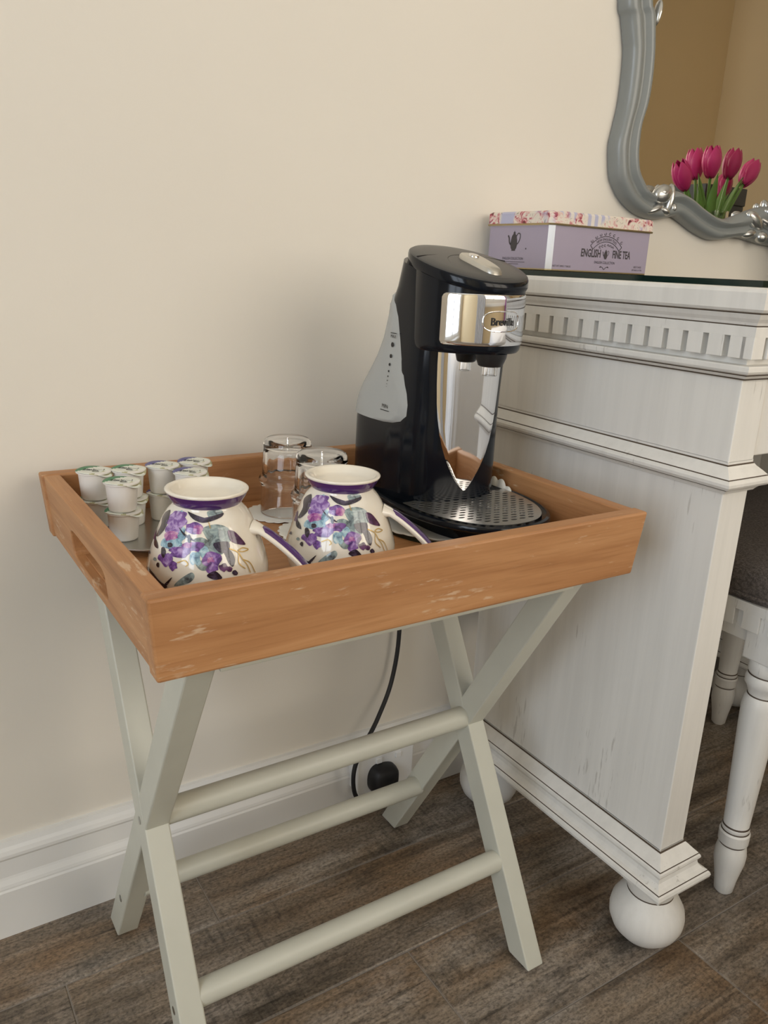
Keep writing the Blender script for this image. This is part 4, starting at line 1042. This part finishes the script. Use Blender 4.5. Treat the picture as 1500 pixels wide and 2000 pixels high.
# arched banner with lettering and scrolls
def arc(r, a0, a1, n=24): return [(U0+r*math.sin(math.radians(a0+(a1-a0)*i/n)), -.0215+r*math.cos(math.radians(a0+(a1-a0)*i/n))) for i in range(n+1)]
prt += [ribbon(arc(.0400, -46, 46), .0004), ribbon(arc(.0335, -46, 46), .0004), ribbon([arc(.0400, -46, 46)[0], arc(.0335, -46, 46)[0]], .0005), ribbon([arc(.0400, -46, 46)[-1], arc(.0335, -46, 46)[-1]], .0005)]
tv, tf = text_data('NEW ENGLISH TEAS', .0046, .92)
prt.append(([(U0+(.0365+b)*math.sin(a/.0365), -.0215+(.0365+b)*math.cos(a/.0365)) for a, b in tv], tf))
for s in (-1, 1):
    for a0 in (6, 17, 28, 40):
        c0 = arc(.0430, a0*s, a0*s, 1)[0]
        prt.append(ribbon([(c0[0]+(.0028-.0003*i)*math.cos(s*i*.75+1), c0[1]+(.0020-.0002*i)*math.sin(s*i*.75+1)) for i in range(8)], .00040))
    for a0 in (5, 14, 23):
        c0 = arc(.0292, a0*s, a0*s, 1)[0]
        prt.append(ribbon([(c0[0]+(.0026-.0003*i)*math.cos(s*i*.8-1), c0[1]+(.0018-.0002*i)*math.sin(s*i*.8-1)) for i in range(8)], .00035))
    prt.append(ribbon(curve2([(U0+s*.0002, -.0225), (U0+s*.004, -.0195), (U0+s*.008, -.0200), (U0+s*.006, -.0185)]), .0004))
flat(prt, fm, 'front_print', bx)['kind'] = 'stuff'
prt = [pot2(.0150, -.006, .0055), sh(text_data('ENGLISH COLLECTION', .0046, .85), -.006, -.0140), ribbon([(-.030, -.0180), (.018, -.0180)], .0003), ribbon([(-.018, -.0205), (.006, -.0205)], .0003), sh(disc2(.0010), .018, -.0015)]
flat(prt, sm, 'side_print', bx)['kind'] = 'stuff'

# ================================================================== mirror on the wall
XM, ZM = 1.150, 1.245
half = list(FRAME)
low = half[:]                                 # left side downwards to the bottom middle
low = low[:-1]+[(1.150, .869, 1.110, .930)]
low[-2] = (1.090, .872, 1.060, .922); low.append((1.150, .868, 1.150, .934)); low[-2] = (1.118, .869, 1.100, .931)
q1 = [Vector((a, b, 0)) for a, b, c, d in low]; q2 = [Vector((c, d, 0)) for a, b, c, d in low]
A_ = spline([(.694, ZM, 0)]+q1, 4); B_ = spline([(.747, ZM, 0)]+q2, 4)
quarter = [(a.x, a.y, b.x, b.y) for a, b in zip(A_, B_)]        # from left middle to bottom middle
loop = quarter[:-1]
loop += [(2*XM-a, b, 2*XM-c, d) for a, b, c, d in reversed(quarter)][:-1]
loop += [(2*XM-a, 2*ZM-b, 2*XM-c, 2*ZM-d) for a, b, c, d in quarter][:-1]
loop += [(a, 2*ZM-b, c, 2*ZM-d) for a, b, c, d in reversed(quarter)][:-1]
mr = thing('wall_mirror', (XM, -.002, ZM), 'wavy grey baroque wall mirror with silvered scrolls above the desk', 'mirror'); o_ = tuple(mr.location)
PR = [(0, .0005), (0, .010), (.04, .017), (.12, .022), (.24, .0245), (.36, .0225), (.46, .0175), (.52, .0165), (.58, .0180), (.66, .0235), (.76, .0250), (.85, .0225), (.92, .0165), (.97, .0120), (1.0, .0070), (1.0, .0005)]
V, F = [], []; k = len(PR)
for a, b, c, d in loop:
    for t, h in PR: V.append((a+(c-a)*t, -.002-h, b+(d-b)*t))
N_ = len(loop)
for i in range(N_):
    j = (i+1) % N_
    for q in range(k-1): F.append((i*k+q, i*k+q+1, j*k+q+1, j*k+q))
fr = mk('frame', off(V, o_), F, 'frame_grey', mr, True, None, 55)
inn = [(c+(a-c)*.08, -.006, d+(b-d)*.08) for a, b, c, d in loop]
cen = (XM, -.006, ZM); V = inn+[cen]; F = [(i, (i+1) % N_, N_) for i in range(N_)]
mk('mirror_glass', off(V, o_), F, 'mirror_silver', mr)
def blob(parts):
    V, F = [], []
    for (x, y, z, rx, ry, rz_, rot) in parts:
        n0 = len(V); nu, nv = 14, 8
        for v in range(nv+1):
            for u in range(nu):
                th = PI*v/nv; ph = 2*PI*u/nu; a = rx*math.sin(th)*math.cos(ph); b = rz_*math.sin(th)*math.sin(ph); c = ry*math.cos(th)
                V.append((x+a*math.cos(rot)-b*math.sin(rot), y+c, z+a*math.sin(rot)+b*math.cos(rot)))
        for v in range(nv):
            for u in range(nu):
                u2_ = (u+1) % nu; F.append((n0+v*nu+u, n0+v*nu+u2_, n0+(v+1)*nu+u2_, n0+(v+1)*nu+u))
    return V, F
def scroll(x, z, s, sx, sz):
    P = []
    P += [(x, -.021, z+.010*sz, .017*s, .011, .012*s, .3*sx), (x+sx*.018, -.019, z+.004*sz, .0055*s, .010, .020*s, -.15*sx), (x-sx*.012, -.020, z-.012*sz, .016*s, .009, .005*s, .35*sx), (x+sx*.008, -.021, z-.014*sz, .010*s, .009, .005*s, -.3*sx)]
    P += [(x+sx*.028, -.019, z-.008*sz, .005*s, .009, .007*s, 0), (x-sx*.004, -.026, z+.012*sz, .007*s, .006, .005*s, 0)]
    return P
def both(fn):
    out = []
    for sx in (1, -1):
        for sz in (1, -1): out.append((sx, sz))
    return out
for sx in (1, -1):
    for sz in (1, -1):
        x = XM-sx*(XM-.822); z = ZM-sz*(ZM-.918)
        V, F = blob(scroll(x, z, 1.2, sx, sz)); mk('scroll_ornament', off(V, o_), F, 'silver_paint', fr, True)
for sz in (1, -1):
    P = []
    for i in range(-4, 5):
        a = i*.30; P.append((XM+.052*math.sin(a), -.022, ZM-sz*(ZM-.888)+sz*.030*math.cos(a), .007, .012, .030, -a*sz))
    P += [(XM+s*.085, -.020, ZM-sz*(ZM-.905), .026, .010, .012, s*sz*.5) for s in (-1, 1)]+[(XM+s*.098, -.021, ZM-sz*(ZM-.884), .018, .009, .007, -s*sz*.2) for s in (-1, 1)]+[(XM+s*.066, -.024, ZM-sz*(ZM-.880), .013, .010, .010, 0) for s in (-1, 1)]+[(XM, -.026, ZM-sz*(ZM-.880), .022, .012, .016, 0)]
    V, F = blob(P); mk('shell_ornament', off(V, o_), F, 'silver_paint', fr, True)
for sx in (1, -1):
    P = []
    for i in range(-3, 4): P.append((XM-sx*(XM-.742)+sx*.004*abs(i)*-1, -.021, ZM+i*.021, .018-.0025*abs(i), .010, .010, sx*i*.25))
    P += [(XM-sx*(XM-.766), -.016, ZM+s*.082, .005, .008, .018, s*sx*.15) for s in (-1, 1)]
    V, F = blob(P); mk('side_ornament', off(V, o_), F, 'silver_paint', fr, True)

# ================================================================== tulips on the desk, seen in the mirror
def tulip(x, y, h, lean, label, deep, dirn):
    t = thing('tulip', (x, y, TZ+.010), label, 'tulip', 'pink tulips in the glass vase')
    tip = Vector((lean[0], lean[1], h))
    path = spline([(0, 0, 0), (lean[0]*.25, lean[1]*.25, h*.45), tip], 6)
    tube('stem', path, .0028, 'leaf_green', t, 8)
    V, F = [], []; dirv = (path[-1]-path[-3]).normalized(); q = Vector((0, 0, 1)).rotation_difference(dirv)
    for ring_ in range(2):
        for kq in range(3):
            a0 = 2*PI*kq/3+ring_*PI/3; n0 = len(V); nu, nv = 7, 9
            for v in range(nv):
                s = v/(nv-1); rad = (.0185-.0015*ring_)*math.sin(PI*(.10+.72*s))**.8; wid = .95*math.sin(PI*(.06+.93*s))**.75+.02
                for u in range(nu):
                    b = (u/(nu-1)-.5)*2; a = a0+b*wid; r = rad*(1-.10*b*b)
                    V.append(q@Vector((r*math.cos(a), r*math.sin(a), .056*s-.004))+tip)
            for v in range(nv-1):
                for u in range(nu-1): F.append((n0+v*nu+u, n0+v*nu+u+1, n0+(v+1)*nu+u+1, n0+(v+1)*nu+u))
    fl_ = mk('flower', V, F, 'tulip_deep' if deep else 'tulip_pink', t, True)
    so = fl_.modifiers.new('t', 'SOLIDIFY'); so.thickness = .0008
    for s in (-1, 1):
        a = dirn+s*.35; V, F = [], []
        for i in range(11):
            u = i/10; wd = .0125*math.sin(PI*min(1, .12+.88*u))**.8*(1-u*.15) if i < 10 else .0004
            rr = .006+.045*u**2.2; z = .02+h*.88*u-.0*u
            for b in (-1, 0, 1): V.append((rr*math.cos(a)-b*wd*math.sin(a), rr*math.sin(a)+b*wd*math.cos(a), z+abs(b)*.003))
        for i in range(10):
            for b in (0, 1): F.append((3*i+b, 3*i+b+1, 3*i+4+b, 3*i+3+b))
        lf = mk('leaf', V, F, 'leaf_green', t, True); so = lf.modifiers.new('t', 'SOLIDIFY'); so.thickness = .0009
    return t
VX, VY = 1.172, -.166
vs = lathe('glass_vase', [(.030, 0), (.036, .002), (.036, .125), (.0335, .125), (.0335, .008), (.0005, .007)], 'clear_glass', None, 40, (VX, VY, TZ), True)
tag(vs, 'small clear glass vase holding the tulips on the desk', 'vase')
heads = [(-.080, .000, .150, 0), (-.027, -.022, .174, 0), (-.036, .018, .174, 0), (.042, .000, .180, 1), (.092, .000, .172, 0), (.074, -.035, .148, 1)]
for i, (hx_, hy_, h, dp) in enumerate(heads):
    a = math.atan2(hy_, hx_); bx_, by_ = .016*math.cos(a), .016*math.sin(a)
    tulip(VX+bx_, VY+by_, h, (hx_-bx_, hy_-by_), 'pink tulip with green leaves standing in the small glass vase', dp, a)
bxo = thing('storage_box', (1.309, -.285, TZ), 'dark square box on the desk behind the tulips', 'box'); b_ = tuple(bxo.location)
box('box_body', 1.242, 1.375, -.350, -.235, TZ, TZ+.150, 'dark_box', bxo, .002, b_)
box('box_lid', 1.240, 1.377, -.352, -.233, TZ+.150, TZ+.185, 'dark_box', bxo, .002, b_)

# ================================================================== wall socket, plug and cord
sk = thing('wall_socket', (.352, -.018, .077), 'white double wall socket on the skirting behind the stand', 'socket'); o_ = tuple(sk.location)
box('back_box', .305, .399, -.040, -.011, .047, .107, 'plastic_white', sk, .003, o_)
fp = box('face_plate', .303, .401, -.0445, -.040, .045, .109, 'plastic_white', sk, .0018, o_)
for x in (.338, .372): box('switch', x-.005, x+.005, -.0475, -.0440, .0945, .1035, 'plastic_white', fp, .001, o_)
pgx = thing('mains_plug', (.343, -.0445, .071), 'black three-pin mains plug pushed into the wall socket', 'plug'); o_ = tuple(pgx.location)
V, F = [], []; n = 36
for s, y in ((1.0, -.0445), (1.0, -.052), (.93, -.060), (.70, -.067), (.35, -.070)):
    for i in range(n):
        a = 2*PI*i/n; c, q = math.cos(a), math.sin(a); p = 2/2.8
        V.append((.343+.024*s*math.copysign(abs(c)**p, c), y, .071+.0225*s*math.copysign(abs(q)**p, q)*(1+.06*math.cos(3*a))))
for k in range(4):
    for i in range(n):
        j = (i+1) % n; F.append((k*n+i, k*n+j, (k+1)*n+j, (k+1)*n+i))
F += [tuple(range(n)), tuple(4*n+i for i in range(n))]
mk('plug_body', off(V, o_), F, 'black_rubber', pgx, True, None, 50)
cp = spline([(.300, -.108, .549), (.310, -.080, .556), (.322, -.052, .583), (.333, -.030, .5895), (.345, -.014, .578), (.362, -.012, .500), (.375, -.014, .400), (.3805, -.018, .290), (.3690, -.022, .213), (.3380, -.036, .165), (.3080, -.050, .138), (.2920, -.054, .113), (.2880, -.055, .088), (.2920, -.056, .062), (.3040, -.057, .046), (.3220, -.057, .046), (.3340, -.056, .054)], 8)
tag(tube('power_cord', cp, .0033, 'black_rubber', None, 10), 'black power cord hanging from the dispenser down to the plug', 'cord')
